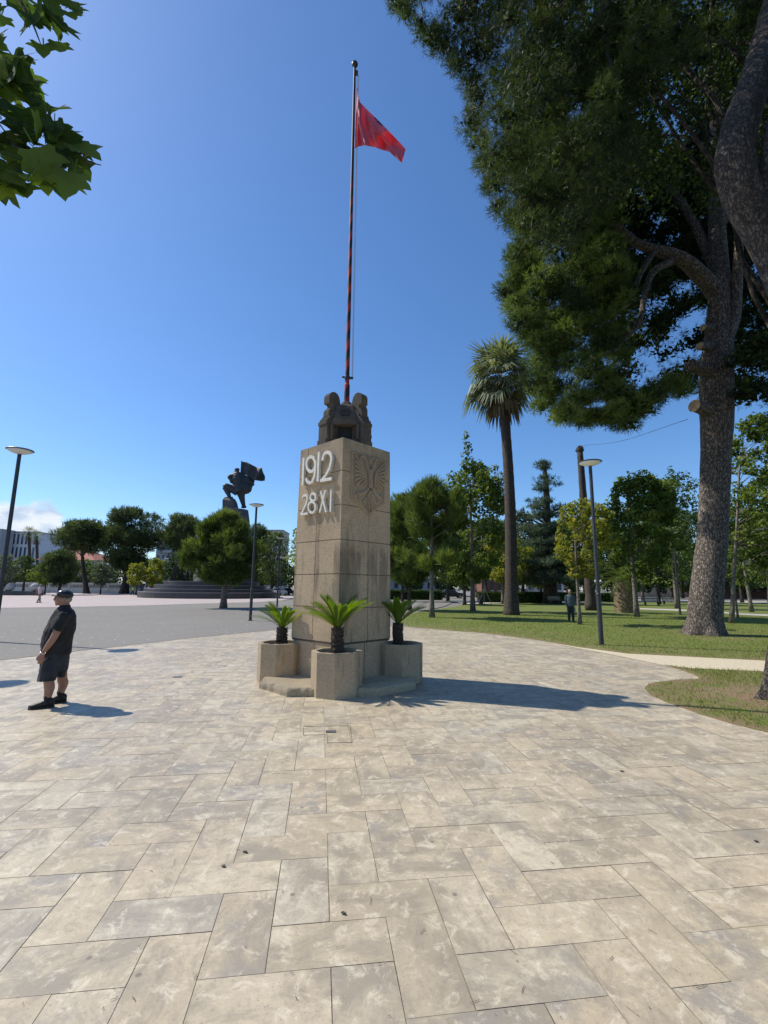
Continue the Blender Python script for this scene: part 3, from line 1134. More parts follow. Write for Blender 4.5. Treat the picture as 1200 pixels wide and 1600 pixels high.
# planters and cycads
def planter(c, lb, gr):
    p = thing('concrete_planter', lb, 'planter', c, gr)
    mb = MB()
    a0 = MA + PI / 2
    ring = lambda r, z: [(c[0] + r * math.cos(a0 + i * PI / 4), c[1] + r * math.sin(a0 + i * PI / 4), z) for i in range(8)]
    mb.rings([ring(0.425, 0.0), ring(0.43, 0.66), ring(0.43, 0.70), ring(0.355, 0.70), ring(0.35, 0.60)], cap=False)
    mb.build('planter_wall', MT['planter'], p, bevel=0.006)
    mb = MB()
    rr = random.Random(int(c[0] * 100))
    cen = [(c[0] + r * math.cos(a), c[1] + r * math.sin(a), 0.63 + rr.uniform(-0.012, 0.02)) for r in (0.345, 0.25, 0.14) for a in [k * PI / 10 for k in range(20)]]
    fs = []
    for k in range(2):
        for i in range(20):
            j = (i + 1) % 20
            fs.append((k * 20 + i, k * 20 + j, (k + 1) * 20 + j, (k + 1) * 20 + i))
    fs.append(tuple(range(40, 60)))
    mb.add(cen, fs)
    mb.build('soil', MT['soil'], p, smooth=True)
    return p


def cycad(c, h, r, fr, lb, seed, az_bias=None, up=1.0, dens=1.0):
    """fr: list of (azimuth, start elevation, length)"""
    rr = random.Random(seed)
    t = thing('sago_palm', lb, 'sago palm', c, 'sago palms in the octagonal planters')
    mb = MB()
    n = 15
    path = [np.array([c[0] + 0.012 * math.sin(k * 0.5), c[1], c[2] + h * k / (n - 1)]) for k in range(n)]
    rad = [r * (1.02 + 0.06 * math.sin(k * 2.4)) for k in range(n)]
    rad[-1] = r * 0.7
    mb.tube(path, rad, 14, wob=0.05, seed=seed)
    for k in range(int(230 * dens)):      # scale-like leaf bases
        a, z = rr.uniform(0, 2 * PI), rr.uniform(0.02, 0.99) * h
        d = np.array([math.cos(a), math.sin(a), 0])
        s = np.array([-d[1], d[0], 0])
        p = np.array([c[0], c[1], c[2] + z]) + d * r * 0.95
        e = 0.016
        mb.add([p - s * e * 0.7, p + s * e * 0.7, p + d * 0.022 + UPV * 0.028, p + UPV * 0.022 - s * 0.001], [(0, 1, 2), (0, 2, 3), (1, 3, 2)])
    mb.build('trunk', MT['cycad_trunk'], t)
    top = np.array([c[0], c[1], c[2] + h - 0.01])
    for (az, el, L) in fr:
        Vv, tt = [], []
        k = 15
        pts = []
        p = top + np.array([math.cos(az), math.sin(az), 0]) * 0.03
        e = el
        for i in range(k + 1):
            pts.append(p.copy())
            e -= (0.30 + 0.55 * i / k) / k
            p = p + np.array([math.cos(az) * math.cos(e), math.sin(az) * math.cos(e), math.sin(e)]) * (L / k)
        base_t = rr.uniform(0.35, 0.7)
        side = np.array([-math.sin(az), math.cos(az), 0])
        for i in range(k):
            a, b_ = pts[i], pts[i + 1]
            Vv += [a - side * 0.006, a + side * 0.006, b_ + side * 0.005, b_ - side * 0.005]
            tt.append(0.8)
            tan = norm(b_ - a)
            nor = np.cross(side, tan)
            nor = nor if nor[2] > 0 else -nor
            f = i / (k - 1)
            ll = 0.128 * (0.55 + 0.75 * math.sin(PI * (0.12 + 0.80 * f))) * (1.0 if i > 1 else 0.6)
            for j in range(2):
                q = a + (b_ - a) * (j / 2)
                for sg in (-1, 1):
                    d = norm(side * sg * 0.42 + tan * 0.85 + nor * 0.26)
                    wv = norm(np.cross(d, nor)) * 0.0075
                    m = q + d * ll * 0.55 
                    tipp = q + d * ll + nor * 0.012
                    Vv += [q - wv * 0.8, q + wv * 0.8, m + wv, m - wv]
                    Vv += [m - wv, m + wv, tipp + wv * 0.25, tipp - wv * 0.25]
                    tv = min(1, max(0, base_t + rr.uniform(-0.14, 0.14)))
                    tt += [tv, tv]
        link('frond', fast_mesh('frond', Vv, 4, tt, origin=c), MT['cycad'], t)
    return t


PLC = [MC + d_left * 1.15, MC + d_near * 1.15, MC + d_right * 1.15]
pl_lb = ['octagonal concrete planter at the sunny left side of the pillar', 'nearest octagonal concrete planter before the corner of the pillar', 'octagonal concrete planter in shade at the right of the pillar']
for c, lb in zip(PLC, pl_lb):
    planter(c, lb, 'octagonal planters at the pillar corners')


def fronds(seed, azs, el=(0.75, 1.15), L=(0.58, 0.72)):
    rr = random.Random(seed)
    return [(R(a) + rr.uniform(-0.1, 0.1), rr.uniform(*el), rr.uniform(*L)) for a in azs]


cycad(PLC[1] + np.array([0, 0, 0.61]), 0.46, 0.098,
      fronds(2, [182, 170, 205, 225], (0.55, 0.8), (0.62, 0.70)) + fronds(3, [-6, 10, -28, 30], (0.75, 1.0), (0.66, 0.76)) + fronds(4, [100, 65, 130, 250, 300, 155, 270, 35, 200, 330, 225], (0.95, 1.35), (0.52, 0.64)),
      'yellow green sago palm in the nearest planter', 7)
cycad(PLC[0] + np.array([0.02, 0, 0.61]), 0.36, 0.098,
      fronds(8, [176, 200, 2, -18, 24], (0.6, 0.85), (0.56, 0.64)) + fronds(9, [90, 60, 125, 250, 290, 320, 225, 150, 30, 190], (0.85, 1.3), (0.48, 0.58)),
      'squat sunlit sago palm in the planter left of the pillar', 17)
cycad(PLC[2] + np.array([-0.05, 0, 0.61]), 0.46, 0.098,
      fronds(12, [168, 192], (0.8, 1.0), (0.52, 0.62)) + fronds(13, [-5, 20, -25], (0.7, 0.95), (0.58, 0.68)) + fronds(14, [100, 60, 130, 260, 300, 30, 220], (1.0, 1.35), (0.48, 0.58)),
      'dark green upright sago palm in the shaded planter right of the pillar', 27)

# ------------------------------------------------------------------ flagpole and flag


def pole_mat():
    m, nt, b, o = new_mat('spiral painted pole')
    tc = nt.nodes.new('ShaderNodeTexCoord')
    s = N(nt, 'ShaderNodeSeparateXYZ')
    nt.links.new(tc.outputs['Object'], s.inputs[0])
    at2 = N(nt, 'ShaderNodeMath', operation='ARCTAN2')
    nt.links.new(s.outputs[1], at2.inputs[0])
    nt.links.new(s.outputs[0], at2.inputs[1])
    d = N(nt, 'ShaderNodeMath', operation='DIVIDE')
    nt.links.new(at2.outputs[0], d.inputs[0])
    d.inputs[1].default_value = 2 * PI
    mz = N(nt, 'ShaderNodeMath', operation='MULTIPLY')
    nt.links.new(s.outputs[2], mz.inputs[0])
    mz.inputs[1].default_value = 2.3
    ad = N(nt, 'ShaderNodeMath', operation='SUBTRACT')
    nt.links.new(mz.outputs[0], ad.inputs[0])
    nt.links.new(d.outputs[0], ad.inputs[1])
    fr = N(nt, 'ShaderNodeMath', operation='FRACT')
    nt.links.new(ad.outputs[0], fr.inputs[0])
    stripe = ramp(nt, fr.outputs[0], [(0.0, (0.34, 0.035, 0.03)), (0.45, (0.025, 0.025, 0.03))], 'CONSTANT')
    up = ramp(nt, N(nt, 'ShaderNodeMath', operation='DIVIDE').outputs[0], [(0.0, (0, 0, 0)), (1.0, (1, 1, 1))])
    dv = [n for n in nt.nodes if n.type == 'MATH' and n.operation == 'DIVIDE'][-1]
    nt.links.new(s.outputs[2], dv.inputs[0])
    dv.inputs[1].default_value = 9.0
    rm = [n for n in nt.nodes if n.type == 'VALTORGB'][-1]
    rm.color_ramp.elements[0].position = 0.50
    rm.color_ramp.elements[1].position = 0.62
    c = mixc(nt, up, stripe, (0.03, 0.026, 0.026))
    nt.links.new(c, b.inputs['Base Color'])
    b.inputs['Roughness'].default_value = 0.6
    b.inputs['Specular IOR Level'].default_value = 0.25
    return m


PZ = ZT + 1.05
PB = np.array([MC[0], MC[1], PZ])
ptop = at(554, 102, MC[1])
fp = thing('flagpole', 'tall red and black striped flagpole standing on the carved crown', 'flagpole', PB)
mb = MB()
mb.lathe([(0.058, -0.02), (0.056, 0.40), (0.045, 0.42), (0.043, 2.0), (0.036, 5.0), (0.028, ptop[2] - PZ - 0.1), (0.026, ptop[2] - PZ)], PB, 16)
mb.build('pole', pole_mat(), fp, smooth=False)
mb = MB()
mb.ball((PB[0], PB[1], ptop[2] + 0.03), 0.075, 14)
mb.build('finial', MT['lamp_metal'], fp, smooth=True)
mb = MB()
mb.box((PB[0] + 0.05, PB[1], ptop[2] - 0.22), (0.06, 0.04, 0.13))
mb.build('pulley', MT['lamp_metal'], fp, bevel=0.01)
mb = MB()
zc = at(541, 590, MC[1])[2]
mb.lathe([(0.06, -0.03), (0.06, 0.03)], (PB[0], PB[1], zc), 12)
mb.box((PB[0] + 0.08, PB[1], zc - 0.01), (0.09, 0.035, 0.045))
mb.box((PB[0] - 0.075, PB[1], zc + 0.01), (0.07, 0.03, 0.035))
mb.build('cleat', MT['lamp_metal'], fp, bevel=0.004)
mb = MB()
mb.tube([(PB[0] + 0.10, PB[1] - 0.01, zc), (PB[0] + 0.085, PB[1] - 0.01, ptop[2] - 0.28)], 0.006, 5)
mb.tube([(PB[0] + 0.115, PB[1] + 0.01, zc), (PB[0] + 0.095, PB[1] + 0.01, ptop[2] - 0.28)], 0.005, 5)
mb.build('halyard', MT['rope'], fp)


def F(x, y, dy=0.0):
    return at(500 + x / 6.667, 80 + y / 6.667, MC[1] - 0.02 + dy)


def interp(pts, t):
    pts = np.array(pts, float)
    d = np.concatenate([[0], np.cumsum(np.linalg.norm(np.diff(pts, axis=0), axis=1))])
    d /= d[-1]
    return np.array([np.interp(t, d, pts[:, 0]), np.interp(t, d, pts[:, 1])])


topc = [(384, 362), (396, 450), (416, 530), (500, 618), (600, 712), (740, 856), (860, 985), (892, 1022)]
botc = [(362, 1012), (398, 992), (470, 980), (560, 998), (660, 1030), (730, 1052), (800, 1118), (850, 1168)]
nu, nv = 70, 36
vs, fs, mi = [], [], []
for i in range(nu + 1):
    u = i / nu
    T, B_ = interp(topc, u), interp(botc, u)
    for j in range(nv + 1):
        v = j / nv
        q = T + (B_ - T) * v
        bow = math.sin(PI * v) * (1 - u) * -20 if u < 0.3 else 0
        w1 = 0.17 * math.sin(26 * u - 2.6 * v + 1.0 + 1.2 * math.sin(3 * v)) * math.exp(-2.0 * u) * (0.35 + v * 0.9)
        w2 = 0.10 * math.sin(9 * u + 5.5 * v - 1.5) * u
        w3 = 0.05 * math.sin(17 * u * (1 - 0.4 * v) + 9 * v)
        crease = -0.10 * math.exp(-((v - (0.30 + 1.05 * (u - 0.35))) / 0.09) ** 2) * (1 if u > 0.3 else 0)
        vs.append(F(q[0] + bow * 0, q[1], 0.30 * u + w1 + w2 + w3 * 0.8 + crease))
for i in range(nu):
    for j in range(nv):
        fs.append((i * (nv + 1) + j, (i + 1) * (nv + 1) + j, (i + 1) * (nv + 1) + j + 1, i * (nv + 1) + j + 1))
mb = MB()
for k, f in enumerate(fs):
    pass
mb.add(vs, fs)
for k in range(len(fs)):
    i, j = k // nv, k % nv
    if 30 < i < 42 and j < 4 and (i + j) % 7 != 0 and abs(i - 36) + j < 7:
        mb.mi[k] = 1


def cloth(name, c, tc):
    m, nt, b, o = new_mat(name)
    v = coord(nt)
    f = noise(nt, v, 5, 5)
    col = ramp(nt, f, [(0.3, tuple(k * 0.88 for k in c)), (0.7, tuple(min(1, k * 1.1) for k in c))])
    nt.links.new(col, b.inputs['Base Color'])
    b.inputs['Roughness'].default_value = 0.55
    b.inputs['Sheen Weight'].default_value = 0.2
    t = nt.nodes.new('ShaderNodeBsdfTranslucent')
    t.inputs[0].default_value = (*tc, 1)
    mx = nt.nodes.new('ShaderNodeMixShader')
    mx.inputs[0].default_value = 0.38
    nt.links.new(b.outputs[0], mx.inputs[1])
    nt.links.new(t.outputs[0], mx.inputs[2])
    nt.links.new(mx.outputs[0], o.inputs[0])
    return m


fl = mb.build('flag', [cloth('faded red flag', (0.80, 0.16, 0.23), (0.80, 0.12, 0.18)), cloth('black emblem print', (0.04, 0.015, 0.02), (0.02, 0.0, 0.0))], origin=tuple(vs[0]), smooth=True)
tag(fl, 'red flag drooping in folds from the top of the pole', 'flag')
so = fl.modifiers.new('hem', 'SOLIDIFY')
so.thickness = 0.004

# ------------------------------------------------------------------ street lamps
LB = gp(940, 1008)
lamp = None
LH = 6.03


def make_lamp(base):
    r = thing('street_lamp', '', 'street lamp', base)
    mb = MB()
    mb.lathe([(0.075, 0), (0.075, 1.62), (0.060, 1.64), (0.055, LH - 0.12)], base, 16)
    mb.build('pole', MT['lamp_metal'], r, smooth=False, bevel=0.003)
    mb = MB()
    mb.lathe([(0.13, 0.0), (0.13, 0.025), (0.08, 0.03)], base, 16)
    mb.build('base_plate', MT['lamp_metal'], r)
    tl = Matrix.Rotation(R(0.0), 3, 'X')
    mb = MB()
    mb.lathe([(0.02, LH - 0.02), (0.36, LH - 0.012), (0.385, LH + 0.005), (0.37, LH + 0.02), (0.10, LH + 0.05)], base, 36)
    hd = mb.build('lamp_disc', MT['lamp_metal'], r, smooth=False)
    mb = MB()
    mb.lathe([(0.055, LH - 0.13), (0.16, LH - 0.105), (0.27, LH - 0.066), (0.352, LH - 0.018), (0.30, LH - 0.006), (0.05, LH - 0.006)], base, 36)
    mb.build('diffuser', MT['lamp_white'], hd, smooth=True)
    return r


lamp = make_lamp(LB)
lamp['label'] = 'disc topped street lamp on the lawn before the park trees'
lamp['group'] = 'slim disc topped street lamps'
SV = np.array([math.cos(SUN_AZ), math.sin(SUN_AZ)]) / math.tan(SUN_EL)
sh2 = gp(4, 1069)
for base, lb in ((gp(-10.9, 1003), 'tall disc lamp cut by the left edge beside the man in black'),
                 (gp(391, 970), 'disc topped street lamp on the asphalt left of the pillar'),
                 (np.array([sh2[0] - SV[0] * LH, sh2[1] - SV[1] * LH, 0]), 'disc lamp standing outside the picture whose shadow falls at the left edge'),
                 (gp(1063, 961), 'dark lamp pole half hidden in foliage left of the big pine trunk'),
                 (at(433, 946, 41) * np.array([1, 1, 0]), 'disc lamp on the asphalt nearest the left edge of the pillar'),
                 (np.array([*at(437, 930, 68)[:2], 0]), 'small distant disc lamp by the parked cars'),
                 (np.array([*at(256, 925, 74)[:2], 0]), 'small distant disc lamp left of the black steps')):
    c = copy_tree(lamp)
    c.location = [float(k) for k in base]
    c['label'] = lb

# ------------------------------------------------------------------ foliage


def unit(a):
    return a / (np.linalg.norm(a, axis=1, keepdims=True) + 1e-9)


def clump_points(clumps, n, shell=0.55):
    """n points spread over the clumps, biased to their shells; returns points, outward dirs, clump ids"""
    C = np.array([c[:3] for c in clumps])
    r = np.array([c[3] for c in clumps])
    sq = np.array([c[4] if len(c) > 4 else 0.8 for c in clumps])
    w = r ** 2
    k = rng.choice(len(C), n, p=w / w.sum())
    d = unit(rng.normal(size=(n, 3)))
    rad = shell + (1.08 - shell) * rng.random(n) ** 0.6
    off = d * (r[k] * rad)[:, None]
    off[:, 2] *= sq[k]
    return C[k] + off, d, k


def leaves(clumps, n, size, up=0.45, tint0=0.5, fold=0.12, shell=0.5, aspect=0.62):
    P, d, k = clump_points(clumps, n, shell)
    ct = rng.normal(0, 0.13, len(clumps))
    nn = unit(d * 0.7 + rng.normal(size=(n, 3)) * 0.75 + np.array([0, 0, up]))
    a = unit(np.cross(nn, rng.normal(size=(n, 3))))
    a[:, 2] -= 0.25
    a = unit(a)
    b = unit(np.cross(nn, a))
    s = size * rng.uniform(0.6, 1.35, n)[:, None]
    V = np.stack([P - a * s * 0.5, P + b * s * aspect * 0.5 + nn * s * fold, P + a * s * 0.5, P - b * s * aspect * 0.5 + nn * s * fold], 1).reshape(-1, 3)
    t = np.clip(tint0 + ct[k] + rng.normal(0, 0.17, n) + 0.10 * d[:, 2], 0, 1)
    return V, t


def tufts(clumps, n, length, nn=10, width=0.012, up=0.5, tint0=0.45, spread=0.75, shell=0.6):
    """needle tufts as narrow quads fanning from a shoot tip"""
    P, d, k = clump_points(clumps, n, shell)
    ct = rng.normal(0, 0.17, len(clumps))
    ax = unit(d * 0.8 + np.array([0, 0, up]) + rng.normal(size=(n, 3)) * 0.35)
    dirs = unit(ax[:, None, :].repeat(nn, 1).reshape(-1, 3) + rng.normal(size=(n * nn, 3)) * spread)
    L = length * rng.uniform(0.65, 1.2, n * nn)[:, None]
    base = P[:, None, :].repeat(nn, 1).reshape(-1, 3) + ax[:, None, :].repeat(nn, 1).reshape(-1, 3) * (rng.random((n * nn, 1)) - 0.5) * length * 0.7
    s = unit(np.cross(dirs, rng.normal(size=(n * nn, 3)))) * width
    tip = base + dirs * L
    V = np.stack([base - s * 0.6, base + s * 0.6, tip + s * 0.35, tip - s * 0.35], 1).reshape(-1, 3)
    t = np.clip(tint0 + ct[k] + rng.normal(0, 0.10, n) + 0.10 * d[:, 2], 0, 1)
    t = np.clip(np.repeat(t, nn) + rng.normal(0, 0.09, n * nn), 0, 1)
    return V, t


def crown_clumps(c, rx, rz, n, shape='round', rc=0.30, seed=0, spire=0):
    """clumps filling a crown of half width rx and half height rz round its centre"""
    rr = random.Random(seed)
    out = []
    n, rc = int(n * 1.7), rc * 0.70
    lob = [rr.uniform(0, 2 * PI) for _ in range(3)]
    for k in range(spire):       # leading shoots that stand out of the top
        a, q = rr.uniform(0, 2 * PI), math.sqrt(rr.random()) * 0.75
        x, y, z = c[0] + rx * q * math.cos(a), c[1] + rx * q * math.sin(a), c[2] + rz * (0.98 - 0.75 * q + rr.uniform(-0.1, 0.12))
        for j in range(5):
            r = rx * (0.13 - 0.014 * j)
            out.append((x, y, z - (3 - j) * r * 1.3, r, 1.2))
    while len(out) < n:
        t = rr.uniform(-1, 1)
        if shape == 'round':
            f = math.sqrt(max(0, 1 - t * t)) ** 0.8
        elif shape == 'cone':
            f = (1 - (t + 1) / 2) ** 0.75 * min(1, (t + 1) / 0.25 + 0.35)
        elif shape == 'upright':
            f = min(1, (1 - t) * 0.80 + 0.16) * min(1, (t + 1) / 0.35 + 0.45)
        else:                      # umbrella
            f = math.sqrt(max(0, 1 - max(0, t) ** 2)) * (0.55 + 0.45 * min(1, (t + 1.0)))
        a = rr.uniform(0, 2 * PI)
        f *= 0.95 + 0.13 * math.sin(2 * a + lob[0] + 2.5 * t) + 0.14 * math.sin(3 * a + lob[1] - 4 * t)
        q = math.sqrt(rr.uniform(0.08, 1.0)) * f
        r = rc * rx * rr.uniform(0.65, 1.2)
        out.append((c[0] + (rx - r * 0.5) * q * math.cos(a), c[1] + (rx - r * 0.5) * q * math.sin(a), c[2] + t * (rz - r * 0.4), r, rr.uniform(0.6, 0.95)))
    return out


def limb(mb, p0, p1, r0, r1, rr, n=6, sag=0.1):
    p0, p1 = np.array(p0, float), np.array(p1, float)
    L = np.linalg.norm(p1 - p0)
    m1 = p0 + (p1 - p0) * 0.35 + np.array([rr.uniform(-1, 1), rr.uniform(-1, 1), rr.uniform(0, 1)]) * L * sag
    m2 = p0 + (p1 - p0) * 0.7 + np.array([rr.uniform(-1, 1), rr.uniform(-1, 1), rr.uniform(-0.3, 0.6)]) * L * sag
    P = smooth_path([p0, m1, m2, p1], 3)
    mb.tube(P, [r0 + (r1 - r0) * i / (len(P) - 1) for i in range(len(P))], n)


def tree(name, label, cat, group, base, clumps, foliage, leafmat, tr, bark, ztrunk, seed=0, nl=12, lean=(0, 0), limb_r=0.35, tn=10):
    """trunk with limbs that reach into the clumps, and a crown of foliage"""
    rr = random.Random(seed)
    base = np.array([base[0], base[1], 0.0])
    t = thing(name, label, cat, base, group)
    mb = MB()
    top = np.array([base[0] + lean[0], base[1] + lean[1], ztrunk])
    k = 9
    path = [base + (top - base) * (i / k) + np.array([math.sin(i * 1.1 + seed), math.cos(i * 0.9 + seed), 0]) * tr * 0.22 * (i / k) + np.array([0, 0, -0.05 if i == 0 else 0]) for i in range(k + 1)]
    rad = [tr * (1.0 - 0.70 * i / k) * (1.28 if i == 0 else 1.0) for i in range(k + 1)]
    mb.tube(path, rad, tn, wob=0.04, seed=seed)
    zs = sorted(clumps, key=lambda q: rr.random())[:nl]
    for q in zs:
        z = min(max(q[2] - 0.45 * math.hypot(q[0] - base[0], q[1] - base[1]) - 0.1, ztrunk * 0.45), ztrunk * 0.97)
        f = z / ztrunk
        i = min(k - 1, int(f * k))
        p0 = path[i] + (path[i + 1] - path[i]) * (f * k - i)
        limb(mb, p0, q[:3], tr * limb_r * (1.1 - 0.75 * f), tr * 0.07, rr, 5)
    mb.build('trunk', MT[bark], t, smooth=True)
    V, tt = foliage
    link('crown', fast_mesh('crown', V, 4, tt, origin=base), MT[leafmat], t)
    return t


def px_tree(base, x0, x1, y0, y1):
    """crown centre, half width and half height at the base's distance, from its photo extent"""
    Y = base[1]
    a, b_ = at(x0, (y0 + y1) / 2, Y), at(x1, (y0 + y1) / 2, Y)
    t, bo = at((x0 + x1) / 2, y0, Y), at((x0 + x1) / 2, y1, Y)
    c = np.array([(a[0] + b_[0]) / 2, Y, (t[2] + bo[2]) / 2])
    return c, abs(b_[0] - a[0]) / 2, (t[2] - bo[2]) / 2


# ---- big pine on the lawn (far) and leaning pine at the right edge (near)


def pix_path(pts, Y0):
    """(px, py, halfwidth px, extra depth) -> path and radii"""
    P, Rd = [], []
    for px, py, hw, dy in pts:
        p = at(px, py, Y0 + dy)
        P.append(p)
        d = ray(px, py)
        cs = float(np.dot(d, _f) / np.linalg.norm(d))
        Rd.append(hw * mpp(p) * cs * 0.93)
    return P, Rd


def fat_tube(mb, pts, Y0, n=20, k=5, wob=0.035, seed=0, first=None, flare=None):
    P, Rd = pix_path(pts, Y0)
    if first is not None:
        P[0] = np.array(first, float)
    PP = smooth_path(P, k)
    t = np.linspace(0, len(P) - 1, len(PP))
    RR = np.interp(t, range(len(P)), Rd)
    i0 = len(mb.v)
    mb.tube(PP, list(RR), n, wob=wob, seed=seed)
    if flare:                    # buttressed root flare: lobes that run out into the ground
        amt, hgt, nl_ = flare
        for i in range(i0, len(mb.v)):
            kk, j = (i - i0) // n, (i - i0) % n
            if kk >= len(PP):
                break
            z = max(0.0, mb.v[i][2])
            th = 2 * PI * j / n
            g = amt * math.exp(-z / hgt) * (0.45 + 0.55 * math.cos(nl_ * th + seed) + 0.25 * math.cos(2 * th + 1.3))
            c = PP[kk]
            mb.v[i] = (c[0] + (mb.v[i][0] - c[0]) * (1 + g), c[1] + (mb.v[i][1] - c[1]) * (1 + g), mb.v[i][2])


def poly_clumps(poly, n, y0, y1, r0, r1, seed, squash=(0.55, 0.85), reject=None):
    rr = random.Random(seed)
    xs = [p[0] for p in poly]
    ys = [p[1] for p in poly]
    out = []
    while len(out) < n:
        x, y = rr.uniform(min(xs), max(xs)), rr.uniform(min(ys), max(ys))
        if not pt_in(poly, x, y) or (reject and reject(x, y, rr)):
            continue
        Y = rr.uniform(y0, y1)
        p = at(x, y, Y)
        out.append((p[0], p[1], p[2], rr.uniform(r0, r1), rr.uniform(*squash)))
    return out


YA = PINE_A[1]
rimA = [(815, 395), (808, 440), (803, 478), (822, 520), (842, 560), (848, 600), (858, 640), (900, 652), (965, 660), (985, 640), (975, 560), (985, 470), (965, 380), (1000, 250), (960, 60), (840, 60), (790, 200), (800, 300)]
backA = [(930, 640), (1000, 636), (1045, 606), (1085, 606), (1150, 628), (1190, 618), (1290, 640), (1340, 300), (1200, 20), (960, 20), (900, 200), (920, 400)]
frontA = [(1150, 560), (1150, 622), (1190, 615), (1260, 630), (1300, 520), (1200, 500)]


def gapsA(x, y, rr):
    g = 0.0
    for cx, cy, sx, sy in ((1030, 575, 55, 34), (1065, 525, 34, 30), (965, 515, 26, 20), (1185, 440, 22, 40), (1100, 590, 22, 22), (1015, 480, 24, 20)):
        g = max(g, math.exp(-((x - cx) / sx) ** 2 - ((y - cy) / sy) ** 2))
    return rr.random() < g * 0.9


pineA = thing('pine_tree', 'huge old pine with straight mottled trunk standing on the lawn', 'pine tree', (PINE_A[0], PINE_A[1], 0))
mb = MB()
fat_tube(mb, [(1098, 1002, 33, 0), (1099, 994, 33, 0), (1100, 985, 32.5, 0), (1101, 972, 32, 0), (1102, 950, 31, 0), (1107, 900, 29, 0), (1113, 840, 27.5, 0), (1116, 780, 26.5, 0), (1119, 700, 27, 0), (1120, 640, 31, 0), (1119, 600, 31, 0), (1121, 560, 30, 0), (1123, 520, 26, 0),
              (1125, 460, 22, 0), (1122, 400, 19, 0.3), (1119, 320, 16, 0.5), (1118, 200, 13, 0.4), (1116, 90, 8, 0)], YA, 36, 5, 0.02, 3, flare=(0.38, 0.28, 5))
fat_tube(mb, [(1132, 535, 13, -0.2), (1146, 500, 13, -0.4), (1152, 440, 10.5, -0.5), (1155, 370, 9, -0.6), (1165, 250, 8, -0.6), (1180, 120, 5, -0.5)], YA, 14, 4, 0.03, 4)
fat_tube(mb, [(1124, 462, 20, 0), (1095, 430, 17, -0.3), (1065, 404, 14, -0.6), (1030, 392, 11, -0.9), (995, 380, 9, -1.2), (960, 350, 7, -1.6), (925, 330, 4, -2)], YA, 14, 4, 0.04, 5)
fat_tube(mb, [(1048, 408, 9, -0.7), (1022, 424, 7.5, -0.9), (1008, 455, 6, -1.1), (1000, 500, 5, -1.4), (975, 532, 4, -1.7), (940, 556, 3, -2), (905, 570, 2, -2.2)], YA, 10, 4, 0.04, 6)
fat_tube(mb, [(1118, 420, 12, 0.4), (1085, 350, 9, 1.0), (1050, 300, 8, 1.4), (1000, 270, 6, 1.6), (950, 250, 4, 1.6)], YA, 10, 4, 0.04, 7)
fat_tube(mb, [(1020, 395, 7, -1.0), (1000, 430, 5, -1.5), (985, 470, 4, -2.1), (960, 490, 3, -2.5), (920, 505, 2, -3.0)], YA, 8, 4, 0.04, 8)
fat_tube(mb, [(1127, 350, 9, 0.5), (1175, 300, 7, 1.0), (1235, 260, 6, 1.2), (1300, 240, 3, 1.2)], YA, 10, 4, 0.04, 9)
for x, y, x2, y2, hw in ((1112, 542, 1094, 541, 8), (1110, 580, 1078, 570, 12), (1106, 640, 1086, 634, 12), (1112, 512, 1100, 512, 6)):
    fat_tube(mb, [(x, y, hw * 1.5, -0.2), ((x + x2) / 2, (y + y2) / 2, hw * 1.05, -0.5), (x2, y2, hw, -0.7)], YA, 14, 4, 0.07, int(x))
trunkA = mb.build('trunk', MT['bark_pine'], pineA, smooth=True)
mb = MB()
for x, y, hw in ((1093.2, 541, 6.5), (1085, 634, 10), (1099, 512, 5)):
    mb = MB()
    c = at(x, y, YA - 0.74)
    r_ = hw * mpp(c)
    d = norm((-0.93, -0.35, 0.12))
    mb.tube([c, c + d * 0.03], [r_, r_ * 0.96], 14)
    mb.build('sawn_stump', MT['cut'], trunkA)
clR = poly_clumps(rimA, 400, YA - 5.2, YA + 2.5, 0.28, 0.66, 21, (0.45, 0.75))
clA = poly_clumps(backA, 480, YA + 1.6, YA + 6.0, 0.55, 1.0, 22, reject=gapsA)
clA += poly_clumps([(880, 230), (1160, 200), (1210, 480), (1130, 505), (1010, 450), (900, 430)], 210, YA + 1.2, YA + 5.0, 0.55, 0.95, 24)
clA += poly_clumps(frontA, 30, YA - 2.0, YA + 2.0, 0.5, 0.8, 23)
# ragged sprays along the sunlit left rim
for x, y in ((806, 400), (800, 430), (798, 455), (803, 480), (815, 500), (830, 520), (850, 535), (866, 545), (842, 560), (836, 585), (850, 600), (838, 612), (852, 635), (870, 648), (900, 652), (925, 645), (950, 655), (972, 660), (985, 640), (900, 490), (930, 470), (945, 455), (880, 500), (860, 500), (965, 430), (950, 440), (905, 620), (1000, 635), (1030, 612), (1060, 606)):
    for j in range(3):
        p = at(x + random.uniform(-8, 14), y + random.uniform(-8, 8), YA + random.uniform(-4.6, -1.2))
        clR.append((p[0], p[1], p[2], random.uniform(0.28, 0.52), 0.6))
VA, tA = tufts(clR, 34000, 0.185, 10, 0.0115, 0.45, 0.47, 0.75, 0.35)  # rim tint raised, sunlit brightness put into the needle colour
VA1, tA1 = tufts(clA, 22000, 0.22, 9, 0.0115, 0.2, 0.14, 0.85, 0.5)  # back needles tinted low, interior shade put into the colour
VA2, tA2 = leaves([(*c[:3], c[3] * 0.72, c[4]) for c in clR], 15000, 0.20, 0.2, 0.20, shell=0.0, aspect=0.5)  # rim clump cores tinted darker as painted inner shade
VA3, tA3 = leaves([(*c[:3], c[3] * 0.80, c[4]) for c in clA], 78000, 0.27, 0.2, 0.06, shell=0.0, aspect=0.5)  # back cards near black, the hollow crown's shade in their tint
VA, tA = np.concatenate([VA, VA1, VA2, VA3]), np.concatenate([tA, tA1, tA2, tA3])
link('crown', fast_mesh('crown', VA, 4, tA, origin=(PINE_A[0], PINE_A[1], 0)), MT['needle'], pineA)

